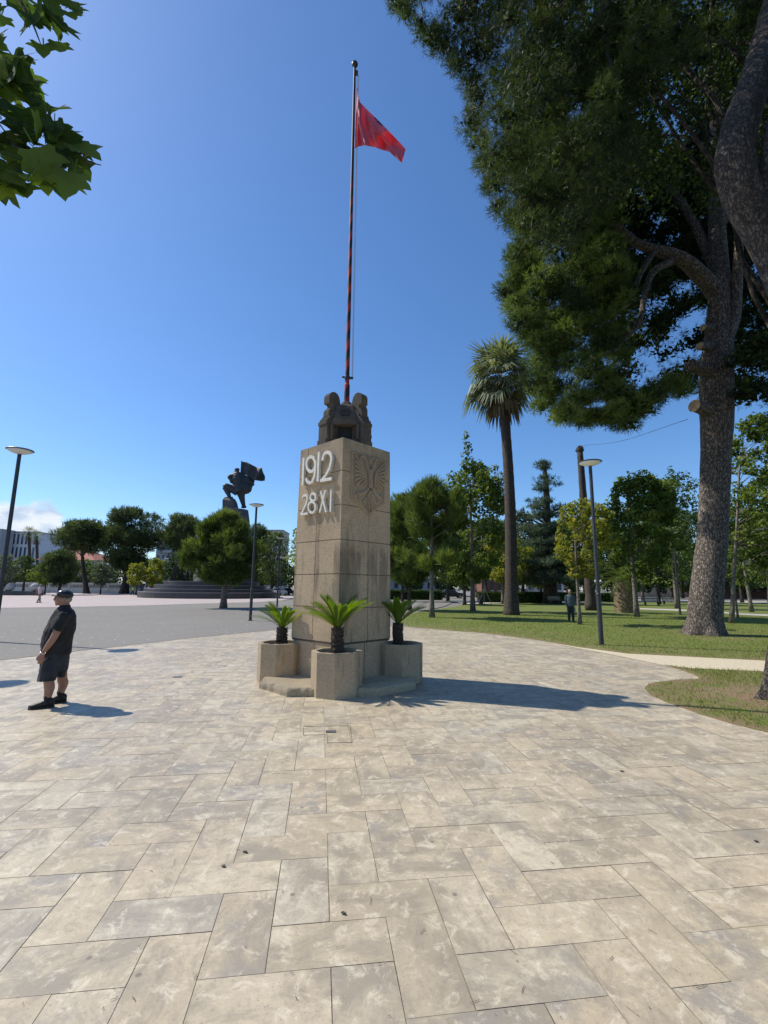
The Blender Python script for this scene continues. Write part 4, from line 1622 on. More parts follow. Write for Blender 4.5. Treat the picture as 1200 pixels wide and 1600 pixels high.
YB = 7.9
pineB = thing('pine_tree', 'near pine with bowed trunk leaving the picture at the right edge', 'pine tree', (PINE_B[0], PINE_B[1], 0))
mb = MB()
fat_tube(mb, [(1208, 1104, 24, 0), (1209, 1092, 23, 0), (1210, 1078, 22, 0), (1212, 1055, 21, 0), (1214, 1030, 20, 0), (1217, 980, 16, 0), (1214, 930, 17, 0), (1222, 860, 19, 0), (1238, 760, 20, 0), (1247, 640, 21, 0), (1240, 540, 24, 0), (1222, 450, 28, 0), (1192, 372, 34, 0), (1160, 305, 41, 0), (1148, 250, 42, 0),
              (1158, 190, 40, 0.1), (1182, 120, 38, 0.3), (1204, 40, 36, 0.6), (1228, -60, 34, 0.9), (1240, -200, 24, 1.3)], YB, 36, 5, 0.02, 13, flare=(0.75, 0.16, 5))
fat_tube(mb, [(1195, 330, 16, -0.1), (1200, 230, 13, -0.2), (1222, 120, 11, -0.4), (1260, -40, 8, -0.6)], YB, 12, 4, 0.04, 14)
fat_tube(mb, [(1232, -90, 18, 0.9), (1100, -95, 12, 1.5), (1000, -40, 10, 2.0), (930, -60, 8, 2.4), (860, 40, 6, 2.8), (815, 100, 4.5, 3.0), (780, 160, 3, 3.2), (740, 195, 1.5, 3.3)], YB, 12, 5, 0.04, 15)
fat_tube(mb, [(975, -45, 7, 2.1), (940, 20, 5, 2.5), (905, 70, 4, 2.9), (880, 120, 3, 3.1), (830, 170, 2, 3.3)], YB, 8, 4, 0.04, 16)
fat_tube(mb, [(1000, -40, 8, 2.0), (900, -130, 8, 2.2), (780, -140, 6, 2.6), (680, -80, 4, 2.9), (640, -20, 2, 3.0)], YB, 8, 4, 0.04, 17)
fat_tube(mb, [(930, -60, 4, 2.3), (945, 60, 3, 2.4), (960, 120, 2.2, 2.4), (985, 170, 1.4, 2.4)], YB, 8, 4, 0.04, 18)
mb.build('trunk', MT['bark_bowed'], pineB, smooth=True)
polyB = [(640, 0), (655, 30), (705, 70), (725, 105), (752, 150), (748, 195), (768, 240), (778, 290), (790, 335), (815, 350), (860, 365), (915, 345), (950, 300), (972, 250), (985, 170), (1040, 120), (1110, 95), (1160, 60), (1300, 80), (1420, -150), (1300, -360), (900, -330), (700, -230), (640, -110)]
clB = poly_clumps(polyB, 440, YB + 0.5, YB + 5.6, 0.28, 0.66, 31)
for x, y in ((622, 5), (634, 18), (652, 38), (640, -20), (675, 55), (700, 75), (712, 100), (735, 125), (745, 150), (742, 190), (752, 220), (765, 250), (768, 285), (780, 320), (800, 340), (830, 352), (860, 362), (900, 350), (850, 300), (900, 280), (930, 250), (880, 220), (950, 300)):
    for j in range(3):
        p = at(x + random.uniform(-7, 9), y + random.uniform(-8, 8), YB + random.uniform(2.2, 4.4))
        clB.append((p[0], p[1], p[2], random.uniform(0.22, 0.42), 0.75))
# unseen extra crown clumps, added to block skylight on the pillar's shaded face
rr = random.Random(5)
clO = []
while len(clO) < 170:
    q = np.array([rr.uniform(4, 16), rr.uniform(-7, 9), rr.uniform(8.5, 16)])
    dq = q - CP
    zc_ = float(np.dot(dq, _f))
    if zc_ > 0.2:
        px_, py_ = 600 + FPX * np.dot(dq, CX) / zc_, 800 - FPX * np.dot(dq, CU) / zc_
        m_ = 1.3 * FPX / zc_
        if -m_ < px_ < 1200 + m_ and -m_ < py_ < 1600 + m_:
            continue
    clO.append((*q, rr.uniform(0.7, 1.1), 0.7))
VO, tO = leaves(clO, 16000, 0.36, 0.2, 0.3, shell=0.1, aspect=0.5)
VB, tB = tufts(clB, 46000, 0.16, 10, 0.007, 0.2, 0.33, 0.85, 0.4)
VB2, tB2 = leaves([(*c[:3], c[3] * 0.70, c[4]) for c in clB], 34000, 0.15, 0.2, 0.22, shell=0.0, aspect=0.5)  # core cards tinted darker to paint the shade inside clumps
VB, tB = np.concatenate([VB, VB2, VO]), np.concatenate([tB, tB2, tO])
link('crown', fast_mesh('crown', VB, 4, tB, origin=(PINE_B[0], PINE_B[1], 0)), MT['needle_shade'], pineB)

# broad leaved tree whose shaded crown fills the top right corner behind the bowed trunk
pB = np.array([13.0, 12.5, 0])
polyC = [(870, 20), (900, 130), (960, 200), (1010, 300), (1100, 320), (1200, 300), (1330, 250), (1400, -60), (1250, -250), (1000, -200), (900, -80)]
clC = poly_clumps(polyC, 240, 12.6, 16.5, 0.7, 1.1, 41)
VC, tC = leaves(clC, 34000, 0.17, 0.3, 0.40, shell=0.25)
bt = thing('plane_tree', 'broad leaved tree filling the top right corner behind the bowed pine trunk', 'plane tree', pB)
rr = random.Random(9)
mb = MB()
mb.tube(smooth_path([pB - UPV * 0.1, pB + UPV * 4, pB + np.array([-0.3, 0.3, 9.0]), pB + np.array([-1.2, 1.0, 14.0]), pB + np.array([-2.0, 1.2, 17])], 4), list(np.linspace(0.34, 0.1, 17)), 12, wob=0.04)
for q in clC[::8]:
    limb(mb, pB + np.array([-0.5, 0.4, rr.uniform(8, 13)]), q[:3], 0.10, 0.02, rr, 5)
mb.build('trunk', MT['bark_dark'], bt, smooth=True)
link('crown', fast_mesh('crown', VC, 4, tC, origin=pB), MT['leaf_dark'], bt)

# ---- palms


def fan_leaf(V, T, p, d, L, seg, rr, dead, spread=82, droop=0.5):
    """petiole + fan of drooping strips"""
    d = norm(d)
    side = norm(np.cross(d, UPV) + np.array([1e-3, 0, 0]))
    nor = norm(np.cross(side, d))
    hub = p + d * L * 0.40 - UPV * L * 0.03
    w = 0.022
    V += [p - side * w, p + side * w, hub + side * w * 0.7, hub - side * w * 0.7]
    T.append(0.6)
    for i in range(seg):
        a = R(-spread + 2 * spread * i / (seg - 1)) + rr.uniform(-0.05, 0.05)
        dd = norm(d * math.cos(a) + side * math.sin(a) + nor * (0.25 * abs(math.sin(a))))
        l = L * 0.66 * (0.70 + 0.30 * math.cos(a * 0.9)) * rr.uniform(0.8, 1.1)
        m = hub + dd * l * 0.55
        tip = m + norm(dd * (1 - droop) - UPV * droop * 0.9) * l * 0.5
        wv = norm(np.cross(dd, nor)) * l * 0.040
        V += [hub, hub + wv * 0.3, m + wv, m - wv]
        V += [m - wv, m + wv, tip + wv * 0.15, tip - wv * 0.15]
        t = min(1, max(0, rr.gauss(0.5, 0.2)))
        T += [t, t]


def fan_palm(label, base, top, r0, r1, L, nfan, seed, dead=14, seg=15, fruit=True, group=None):
    rr = random.Random(seed)
    t = thing('palm_tree', label, 'palm tree', base, group)
    mb = MB()
    base, top = np.array(base, float), np.array(top, float)
    path = [base + (top - base) * (i / 20) + np.array([math.sin(i / 20 * PI) * 0.25, 0, 0]) - UPV * (0.1 if i == 0 else 0) for i in range(21)]
    rad = [r1 + (r0 - r1) * (1 - i / 20) ** 1.7 + (r0 * 0.22 if i == 0 else r0 * 0.12 if i == 1 else 0) for i in range(21)]
    pp = smooth_path(path, 3)
    rd = list(np.interp(np.linspace(0, 20, len(pp)), range(21), rad))
    mb.tube(pp, [q * (1 + 0.02 * math.sin(k * 2.1)) for k, q in enumerate(rd)], 18, wob=0.025, seed=seed)
    mb.build('trunk', MT['bark_palm'], t, smooth=True)
    V, T = [], []
    for i in range(nfan):
        f = (i + 0.5) / nfan
        el = R(84 - 122 * f ** 0.85) + rr.uniform(-0.22, 0.22)
        az = i * 2.39996 + rr.uniform(-0.2, 0.2)
        d = np.array([math.cos(az) * math.cos(el), math.sin(az) * math.cos(el), math.sin(el)])
        fan_leaf(V, T, top + UPV * 0.1 - UPV * 0.5 * f, d, L * rr.uniform(0.8, 1.15), seg, rr, False, droop=rr.uniform(0.15, 0.35) + (0.15 if f < 0.35 else 0.38))
    link('crown', fast_mesh('crown', V, 4, T, origin=base), MT['fan'], t)
    V, T = [], []
    for i in range(dead):
        az = i * 2.39996 + 0.7
        el = R(rr.uniform(-78, -35))
        d = np.array([math.cos(az) * math.cos(el), math.sin(az) * math.cos(el), math.sin(el)])
        fan_leaf(V, T, top - UPV * rr.uniform(0.4, 0.9), d, L * rr.uniform(0.8, 1.0), max(7, seg - 4), rr, True, 55, 0.75)
    link('dry_skirt', fast_mesh('dry_skirt', V, 4, T, origin=base), MT['fan_dead'], t)
    if fruit:
        V, T = [], []
        for a0 in (3.6, 4.3, 2.9, 5.6, 0.4):
            d = np.array([math.cos(a0), math.sin(a0), 0])
            for s in range(26):
                p = top + d * 0.25
                vel = d * rr.uniform(0.5, 0.9) + np.array([rr.gauss(0, .2), rr.gauss(0, .2), rr.uniform(0.1, 0.5)])
                for k in range(9):
                    q = p + vel * 0.24
                    vel = vel * 0.80 - UPV * 0.32
                    w = np.array([0.014, 0.006, 0])
                    V += [p - w, p + w, q + w, q - w]
                    T.append(rr.random() * 0.8)
                    p = q
        link('fruit_stalks', fast_mesh('fruit_stalks', V, 4, T, origin=base), MT['fan_dead'], t)
    return t


pb = gp(799, 961)
pt = at(783, 592, pb[1])
m_ = mpp(at(790, 800, pb[1]))
fan_palm('tall fan palm with shaggy crown rising above the park trees', (pb[0], pb[1], 0), pt, 10.3 * m_, 6.9 * mpp(pt), 3.05, 46, 5, dead=8, seg=22)

# dead palm trunk without leaves
sb = gp(924, 949)
Ys = 40.0
sb = np.array([*at(924, 949, Ys)[:2], 0])
st = at(906, 704, Ys)
stub = thing('dead_palm', 'bare leafless palm trunk with knobbed top behind the street lamp', 'palm trunk', sb)
mb = MB()
rb, rt = 7.6 * mpp(at(922, 900, Ys)), 4.3 * mpp(st)
path = [sb + (st - sb) * (i / 24) for i in range(25)]
mb.tube(path, [(rb + (rt - rb) * (i / 24)) * (1.2 if i < 2 else 1.0) * (1 + 0.05 * (i % 2)) for i in range(25)], 14, wob=0.06, seed=3)
mb.build('trunk', MT['bark_palm'], stub, smooth=True)
mb = MB()
rr = random.Random(4)
mb.ball(st + UPV * 0.05, (rt * 1.25, rt * 1.25, rt * 1.7), 12)
for k in range(70):
    a, e = rr.uniform(0, 2 * PI), rr.uniform(-0.6, 1.2)
    d = np.array([math.cos(a) * math.cos(e), math.sin(a) * math.cos(e), math.sin(e)])
    p = st + d * rt * 1.15
    mb.tube([p, p + (d * 0.6 + UPV * 0.5) * rt * rr.uniform(0.4, 0.9)], [rt * 0.16, rt * 0.05], 4)
mb.build('leaf_base_knob', MT['bark_palm'], stub)

# short date palm
db = gp(977, 957.5)
dp = thing('date_palm', 'squat date palm with cut leaf bases and arching fronds under the trees', 'date palm', (db[0], db[1], 0))
m_ = mpp(at(977, 935, db[1]))
mb = MB()
hz = at(977, 908, db[1])[2]
mb.tube([np.array([db[0], db[1], -0.05 + hz * i / 10]) for i in range(11)], [m_ * 14 * (1.0 + 0.14 * math.sin(i * 0.3) - 0.025 * i) for i in range(11)], 16, wob=0.06)
rr = random.Random(8)
for k in range(230):
    a, z = rr.uniform(0, 2 * PI), rr.uniform(0.03, 1.0) * hz
    d = np.array([math.cos(a), math.sin(a), 0])
    s = np.array([-d[1], d[0], 0])
    p = np.array([db[0], db[1], z]) + d * m_ * 12.8
    e = 0.085
    mb.add([p - s * e, p + s * e, p + s * e * 0.6 + d * 0.15 + UPV * 0.13, p - s * e * 0.6 + d * 0.15 + UPV * 0.13, p + UPV * 0.09 - s * e, p + UPV * 0.09 + s * e], [(0, 1, 2, 3), (3, 2, 5, 4), (0, 3, 4), (1, 5, 2)])
mb.build('trunk', plain('date palm boots', (0.20, 0.15, 0.09), 0.95, var=0.5, scale=6), dp)
V, T = [], []
for i in range(34):
    az = i * 2.39996
    e = R(80 - 75 * ((i + 0.5) / 34))
    p = np.array([db[0], db[1], hz])
    L = 2.6
    for k in range(14):
        q = p + np.array([math.cos(az) * math.cos(e), math.sin(az) * math.cos(e), math.sin(e)]) * L / 14
        side = np.array([-math.sin(az), math.cos(az), 0])
        for sg in (-1, 1):
            for j in (0, 0.5):
                o = p + (q - p) * j
                tip = o + side * sg * 0.34 * math.sin(PI * (0.1 + 0.85 * k / 13)) + (q - p) * 1.4 - UPV * 0.05
                w = (q - p) * 0.10
                V += [o - w, o + w, tip + w * 0.3, tip - w * 0.3]
                T.append(min(1, max(0, rr.gauss(0.4, 0.18))))
        e -= 0.11
        p = q
link('crown', fast_mesh('crown', V, 4, T, origin=(db[0], db[1], 0)), MT['leaf_plane'], dp)

# ---- park trees on the right
YP = 'young pines in the park'
b = gp(675, 965)
c, rx, rz = px_tree(b, 616, 738, 752, 892)
cl = crown_clumps(c, rx, rz, 62, 'upright', 0.30, 2, 16)
tree('pine_tree', 'slender young pine with open crown just right of the pillar', 'pine tree', YP, b, cl, tufts(cl, 4000, 0.44, 9, 0.021, 1.5, 0.5, 0.34, 0.3), 'needle_young', 0.16, 'bark_grey', c[2] + rz * 0.72, 2, 34)
b = np.array([*at(640, 948, 37)[:2], 0])
c, rx, rz = px_tree(b, 585, 690, 778, 915)
cl = crown_clumps(c, rx, rz, 80, 'round', 0.28, 3)
tree('pine_tree', 'bushy dark pine partly hidden behind the pillar', 'pine tree', YP, b, cl, tufts(cl, 6000, 0.38, 8, 0.027, 1.1, 0.42, 0.42, 0.35), 'needle_young', 0.17, 'bark_dark', c[2] + rz * 0.5, 3, 14)
b = gp(739, 955)
c, rx, rz = px_tree(b, 680, 802, 722, 904)
cl = crown_clumps(c, rx, rz, 110, 'round', 0.25, 4, 22)
for k in range(7):
    cl.append((c[0] - 0.5 + random.uniform(-0.25, 0.25), c[1], c[2] + rz * (0.95 + 0.09 * k), 0.42 - 0.03 * k, 1.2))
tree('plane_tree', 'tall plane tree with loose leafy top left of the fan palm', 'plane tree', 'plane trees in the park', b, cl, leaves(cl, 10500, 0.25, 0.4, 0.48), 'leaf_plane', 0.19, 'bark_grey', c[2] + rz * 0.6, 4, 40)
b = np.array([*at(861, 942, 58)[:2], 0])
# cedar in layered plates
c, rx, rz = px_tree(b, 806, 900, 722, 905)
cl = []
rr = random.Random(6)
for k in range(16):
    f = min(1.0, max(0.0, (k + rr.uniform(-0.4, 0.4)) / 15))
    z = c[2] - rz + 2 * rz * f
    rad_ = rx * 1.08 * (1.03 - f) ** 0.50 * (0.80 + 0.35 * rr.random())
    for j in range(max(8, int(28 * (1.05 - f)))):
        a = rr.uniform(0, 2 * PI)
        q = rr.uniform(0.08, 1.0) ** 0.8
        cl.append((c[0] + rad_ * q * math.cos(a), c[1] + rad_ * q * math.sin(a), z - 0.10 * rad_ * q + rr.uniform(-.2, .2), max(0.42, 0.25 * rad_), 0.27))
tree('cedar_tree', 'dark layered cedar with pointed top beyond the lawn', 'cedar', None, b, cl, tufts(cl, 8500, 0.42, 7, 0.042, 0.2, 0.45, 0.9), 'needle_blue', 0.85, 'bark_dark', c[2] + rz * 0.9, 6, 34)
b = gp(906, 976)
c, rx, rz = px_tree(b, 862, 962, 782, 902)
cl = crown_clumps(c, rx, rz, 75, 'round', 0.28, 7, 8)
tree('lime_tree', 'small yellowing tree behind the man on the lawn', 'lime tree', None, b, cl, leaves(cl, 5400, 0.17, 0.4, 0.5), 'leaf_yellow', 0.10, 'bark_grey', c[2] + rz * 0.5, 7, 30)
b = gp(995, 964)
c, rx, rz = px_tree(b, 938, 1068, 742, 905)
cl = crown_clumps(c, rx, rz, 120, 'round', 0.26, 8, 20)
tree('plane_tree', 'full green plane tree between street lamp and big pine trunk', 'plane tree', 'plane trees in the park', b, cl, leaves(cl, 11500, 0.23, 0.4, 0.42), 'leaf_plane', 0.17, 'bark_grey', c[2] + rz * 0.6, 8, 40)
b = gp(1143, 974)
c, rx, rz = px_tree(b, 1128, 1270, 650, 890)
cl = crown_clumps(c, rx, rz, 150, 'round', 0.2, 9)
tree('plane_tree', 'spreading plane tree at the right edge behind the big pine trunk', 'plane tree', 'plane trees in the park', b, cl, leaves(cl, 13500, 0.20, 0.6, 0.48), 'leaf_plane', 0.12, 'bark_grey', c[2] + rz * 0.5, 9, 40, lean=(1.6, 0))
b = gp(1175, 956.5)
c, rx, rz = px_tree(b, 1150, 1290, 740, 920)
cl = crown_clumps(c, rx, rz, 110, 'round', 0.24, 10)
tree('acacia_tree', 'leaning thin trunked tree at the far right of the lawn', 'acacia', None, b, cl, leaves(cl, 7500, 0.28, 0.5, 0.35), 'leaf_plane', 0.16, 'bark_grey', c[2] + rz * 0.3, 10, 24, lean=(-0.5, 0))
b = gp(1153, 965)
c, rx, rz = px_tree(b, 1125, 1180, 850, 915)
cl = crown_clumps(c, rx, rz, 20, 'round', 0.35, 11)
tree('young_tree', 'thin pale sapling just right of the big pine trunk', 'sapling', None, b, cl, leaves(cl, 700, 0.2, 0.5, 0.5), 'leaf_plane', 0.07, 'bark_grey', c[2], 11, 8)

# mid distance trees of the park, each its own trunk and crown
G2 = 'trees shading the far side of the park'
mid = [  # px, base py, Y, crown x0 x1 y0 y1, kind, label
    (1058, 950, 46, 1010, 1120, 738, 900, 'leaf_dark', 'dark leafy tree immediately left of the big pine trunk'),
    (1030, 944, 60, 985, 1075, 790, 915, 'leaf_plane', 'mid green tree with forked trunk far behind the date palm'),
    (818, 938, 62, 785, 850, 800, 905, 'leaf_silver', 'pale bare looking tree between fan palm and cedar'),
    (786, 944, 55, 755, 822, 838, 908, 'leaf_yellow', 'yellow green sapling at the foot of the fan palm'),
    (700, 937, 66, 655, 742, 800, 905, 'leaf_dark', 'dark tree filling the gap behind the slender young pine'),
    (629, 936, 62, 590, 668, 812, 908, 'leaf_plane', 'shaded green tree close to the right side of the pillar'),
    (888, 938, 75, 840, 930, 815, 910, 'leaf_dark', 'dense dark tree behind the yellowing tree'),
    (760, 936, 72, 725, 800, 810, 900, 'leaf_dark', 'dark round tree behind the tall plane tree'),
    (958, 938, 76, 915, 1000, 820, 908, 'leaf_dark', 'dark evergreen behind the date palm'),
    (1005, 940, 78, 985, 1050, 830, 912, 'leaf_dark', 'low dark tree right of the date palm'),
    (1086, 944, 70, 1045, 1130, 800, 912, 'leaf_dark', 'shaded tree seen left beside the big pine trunk'),
    (1160, 944, 72, 1120, 1200, 790, 915, 'leaf_dark', 'shaded tree seen right beside the big pine trunk'),
    (1205, 950, 60, 1165, 1260, 800, 915, 'leaf_dark', 'deep green tree cut by the right edge'),
    (846, 936, 82, 800, 880, 850, 912, 'leaf_plane', 'low green tree behind the clipped hedge'),
    (726, 946, 50, 700, 752, 862, 912, 'leaf_plane', 'small sapling propped by stakes right of the young pine'),
]
for i, (px, py, Y, x0, x1, y0, y1, lm, lb) in enumerate(mid):
    b = np.array([*at(px, py, Y)[:2], 0])
    c, rx, rz = px_tree(b, x0 - 8, x1 + 8, y0, y1 + 4)
    cl = crown_clumps(c, rx, rz, 75, 'round', 0.28, 40 + i, 6)
    tree('park_tree', lb, 'tree', G2, b, cl, leaves(cl, 5200, 0.0060 * Y, 0.4, 0.48), lm, 0.11 + 0.0018 * Y, 'bark_dark' if i % 3 else 'bark_grey', c[2] + rz * 0.2, 40 + i, 14)
# a last belt of trees that closes the view behind the park
for i in range(32):
    px = 546 + i * 23 + random.uniform(-9, 9)
    Y = 100 + random.uniform(0, 12)
    b = np.array([*at(px, 930, Y)[:2], 0])
    x0, x1 = px - random.uniform(26, 34), px + random.uniform(26, 34)
    c, rx, rz = px_tree(b, x0, x1, random.uniform(805, 850), 924)
    cl = crown_clumps(c, rx, rz, 40, 'round', 0.34, 80 + i)
    tree('park_tree', '', 'tree', 'dark tree belt closing the park', b, cl, leaves(cl, 2200, 0.62, 0.4, 0.45), 'leaf_dark', 0.3, 'bark_dark', c[2], 80 + i, 8, tn=6)['label'] = 'dense dark tree of the belt closing the view behind the park lawn'

# ---- left side
b = gp(349, 950)
c, rx, rz = px_tree(b, 292, 412, 806, 912)
cl = crown_clumps(c, rx, rz, 95, 'round', 0.26, 60, 14)
p = at(320, 872, b[1])
for k in range(8):
    cl.append((p[0] - 0.6 + random.uniform(-0.9, 0.9), p[1] + random.uniform(-1, 1), p[2] + random.uniform(-0.5, 0.4), 0.55, 0.6))
tree('pine_tree', 'bushy round pine on the asphalt hiding the lower part of the statue', 'pine tree', None, b, cl, tufts(cl, 6500, 0.42, 9, 0.029, 1.2, 0.40, 0.42, 0.3), 'needle_young', 0.26, 'bark_grey', c[2] + rz * 0.65, 60, 34)

far = [  # name, px, base py, Y, x0 x1 y0 y1, shape, leaf, label, lean, trunk r, n
    ('umbrella_pine', 136, 923, 92, 86, 186, 816, 862, 'umbrella', 'needle_far', 'flat topped pine with leaning trunk beside the red roofed house', (-2.6, 0), 0.55, 4200),
    ('pine_tree', 194, 922, 95, 150, 256, 797, 888, 'round', 'needle_far', 'largest dark pine left of the statue', (1.0, 0), 0.85, 7000),
    ('pine_tree', 264, 924, 92, 250, 318, 806, 862, 'round', 'needle_far', 'pine with open crown between the largest pine and the statue', (2.0, 0), 0.6, 3000),
    ('oak_tree', 292, 924, 96, 262, 322, 838, 915, 'round', 'leaf_dark', 'dark rounded tree just behind the black steps', (0, 0), 0.5, 3000),
    ('pine_tree', 92, 926, 78, 66, 122, 862, 912, 'round', 'needle_far', 'small dark pine before the red roofed house', (0, 0), 0.28, 2600),
    ('young_tree', 70, 926, 79, 48, 92, 880, 914, 'round', 'leaf_plane', 'low green sapling beside the pink shirted walker', (0, 0), 0.14, 1200),
    ('olive_tree', 10, 930, 74, -22, 34, 868, 918, 'round', 'leaf_silver', 'greyish olive tree behind the left lamp pole', (0, 0), 0.25, 2200),
    ('dark_tree', 36, 924, 92, 18, 54, 868, 906, 'round', 'leaf_dark', 'dark shrub like tree below the left palm', (0, 0), 0.25, 1600),
    ('olive_tree', 157, 925, 84, 138, 182, 880, 914, 'round', 'leaf_silver', 'silvery tree between the two big pine trunks', (0, 0), 0.14, 1500),
    ('lime_tree', 213, 926, 82, 194, 234, 880, 916, 'round', 'leaf_yellow', 'yellow green tree right of the largest pine trunk', (0, 0), 0.14, 1500),
    ('lime_tree', 242, 927, 84, 226, 262, 872, 916, 'round', 'leaf_yellow', 'yellowish tree by the dark van', (0, 0), 0.14, 1500),
    ('dark_tree', 424, 930, 92, 396, 462, 832, 914, 'round', 'leaf_dark', 'dark tree between statue and pillar', (0, 0), 0.45, 3200),
    ('dark_tree', 398, 928, 100, 372, 428, 822, 905, 'round', 'needle_far', 'tall shaded pine right behind the statue rock', (0, 0), 0.5, 2600),
    ('lime_tree', 466, 934, 62, 445, 500, 822, 895, 'round', 'leaf_yellow', 'pale green tree half hidden by the left side of the pillar', (0, 0), 0.25, 2000),
    ('young_tree', 452, 928, 96, 436, 474, 885, 918, 'round', 'leaf_plane', 'small bright sapling by the parked cars', (0, 0), 0.14, 800),
    ('dark_tree', 510, 930, 95, 470, 560, 840, 915, 'round', 'leaf_dark', 'dark tree hidden behind the pillar', (0, 0), 0.4, 1500),
]
for i, (nm, px, py, Y, x0, x1, y0, y1, sh_, lm, lb, lean, tr_, nleaf) in enumerate(far):
    b = np.array([*at(px, py, Y)[:2], 0])
    c, rx, rz = px_tree(b, x0, x1, y0, y1)
    big = 'pine' in nm
    cl = crown_clumps(c, rx, rz, 46 if nleaf < 2500 else 80, sh_, 0.26 if big else 0.3, 120 + i)
    if lm == 'needle_far':
        fo = tufts(cl, nleaf, 0.0072 * Y, 5, 0.0008 * Y, 0.6, 0.45, 0.8)
    else:
        fo = leaves(cl, nleaf, 0.0045 * Y, 0.4, 0.45)
    tree(nm, lb, nm.replace('_', ' '), 'trees around the far side of the square', b, cl, fo, lm, tr_, 'bark_dark', max(c[2] - rz * 0.2, 1.5), 120 + i, 16, lean=lean, tn=8)
# far belt behind the square's left side
for i in range(18):
    px = -30 + i * 31 + random.uniform(-8, 8)
    Y = 103 + random.uniform(0, 9)
    b = np.array([*at(px, 915, Y)[:2], 0])
    c, rx, rz = px_tree(b, px - 27, px + 27, random.uniform(868, 890), 915)
    cl = crown_clumps(c, rx, rz, 30, 'round', 0.34, 180 + i)
    tree('dark_tree', 'low dark tree of the row behind the white garden wall', 'dark tree', 'dark trees beyond the garden wall', b, cl, leaves(cl, 1500, 0.5, 0.4, 0.45), 'leaf_dark', 0.3, 'bark_dark', c[2], 180 + i, 6, tn=6)
for px, y0, Yp, lb in ((45, 832, 120, 'small palm before the white building at the left edge'), (57, 838, 126, 'second small palm right beside the first one at the white building')):
    b = np.array([*at(px, 918, Yp)[:2], 0])
    fan_palm(lb, b, at(px, y0, Yp), 0.42, 0.34, 2.3, 22, int(px), 6, 7, False, 'small palms by the white building')

# ---- overhanging plane branch at the top left
plane_pts = [(0, 0.0), (0.16, 0.05), (0.36, -0.02), (0.47, 0.10), (0.40, 0.24), (0.52, 0.36), (0.62, 0.56), (0.42, 0.55), (0.29, 0.58), (0.25, 0.76), (0.12, 0.93), (0.0, 1.08)]
outline = plane_pts + [(-x, y) for x, y in plane_pts[-2:0:-1]]


def plane_leaf(VS, FS, TT, p, d, nrm, s, t, rr):
    d = norm(d)
    nrm = norm(np.array(nrm) - d * np.dot(nrm, d))
    sd = np.cross(d, nrm)
    o = len(VS)
    fold = rr.uniform(0.05, 0.35)
    curl = rr.uniform(-0.25, 0.35)
    VS.append(p + d * s * 0.42)
    for x, y in outline:
        VS.append(p + sd * x * s * 1.12 + d * y * s + nrm * (abs(x) * fold - curl * (y - 0.4) ** 2) * s)
    n = len(outline)
    for i in range(n):
        FS.append((o, o + 1 + i, o + 1 + (i + 1) % n))
        TT.append(t)
    # stalk
    q = p - d * s * 0.45 + nrm * 0.05 * s
    w = sd * 0.004
    o = len(VS)
    VS.extend([p - w, p + w, q + w, q - w])
    FS.append((o, o + 1, o + 2, o + 3))
    TT.append(t)


rr = random.Random(77)
OB = np.array([-4.4, -1.2, 0])
ot = thing('plane_tree', 'plane tree leaves hanging in at the top left corner', 'plane tree', OB)
mb = MB()
def Bp(x, y, Y):
    return at(x, y, Y)
B0 = OB + UPV * 4.2
mb.tube(smooth_path([OB - UPV * 0.1, OB + UPV * 2, B0, OB + np.array([0.1, 0, 7.5]), OB + np.array([0.4, 0.4, 10.0])], 4), list(np.linspace(0.24, 0.08, 17)), 14, wob=0.04)
twigs = [[B0 + UPV * 0.3, (-3.6, 0.6, 5.2), Bp(-110, 160, 2.5), Bp(-30, 205, 2.5), Bp(40, 238, 2.5), Bp(95, 262, 2.5), Bp(112, 249, 2.5), Bp(158, 258, 2.5)],
         [Bp(100, 246, 2.5), Bp(122, 242, 2.5), Bp(136, 236, 2.5)], [Bp(122, 250, 2.5), Bp(144, 238, 2.5)],
         [B0 + UPV * 0.9, (-3.4, 0.8, 6.3), Bp(-80, -60, 2.6), Bp(10, -20, 2.6), Bp(45, 25, 2.6), Bp(66, 75, 2.6)],
         [Bp(-110, 160, 2.5), Bp(-30, 110, 2.5), Bp(20, 120, 2.5), Bp(48, 130, 2.5)],
         [Bp(10, -20, 2.6), Bp(80, -10, 2.6), Bp(110, 15, 2.6)],
         [B0 + UPV * 0.9, (-2.8, 0.7, 6.9), Bp(200, -120, 2.7), Bp(350, -30, 2.7)]]
for k, tw in enumerate(twigs):
    P = smooth_path(tw, 4)
    r0 = 0.035 if k in (0, 3, 6) else 0.007
    mb.tube(P, list(np.linspace(r0, 0.0028, len(P))), 6)
mb.build('trunk', MT['bark_grey'], ot, smooth=True)
VS, FS, TT = [], [], []
spots = []
def scat(poly, n, Y):
    out = []
    while len(out) < n:
        x, y = rr.uniform(-140, 140), rr.uniform(-120, 330)
        if pt_in(poly, x, y):
            out.append((x, y, Y + rr.uniform(-0.22, 0.22)))
    return out
spots += scat([(-140, -120), (125, -110), (118, 10), (100, 30), (60, 45), (30, 30), (0, 25), (-140, 60)], 95, 2.6)
spots += scat([(-140, 60), (0, 60), (28, 85), (48, 130), (54, 165), (20, 160), (-10, 170), (-140, 170)], 80, 2.5)
spots += scat([(-140, 170), (10, 180), (60, 165), (85, 185), (112, 205), (122, 228), (118, 275), (85, 285), (40, 270), (0, 290), (-140, 280)], 110, 2.5)
for x, y, Y in spots:
    p = at(x, y, Y)
    s = rr.uniform(0.13, 0.20)
    d = np.array([rr.gauss(0.55, 0.5), rr.gauss(-0.1, 0.5), rr.gauss(-0.75, 0.4)])
    nrm = np.array([rr.gauss(0, 0.45), rr.gauss(-0.75, 0.45), rr.gauss(0.6, 0.35)])
    plane_leaf(VS, FS, TT, p, d, nrm, s, min(1, max(0, rr.gauss(0.42, 0.24))), rr)
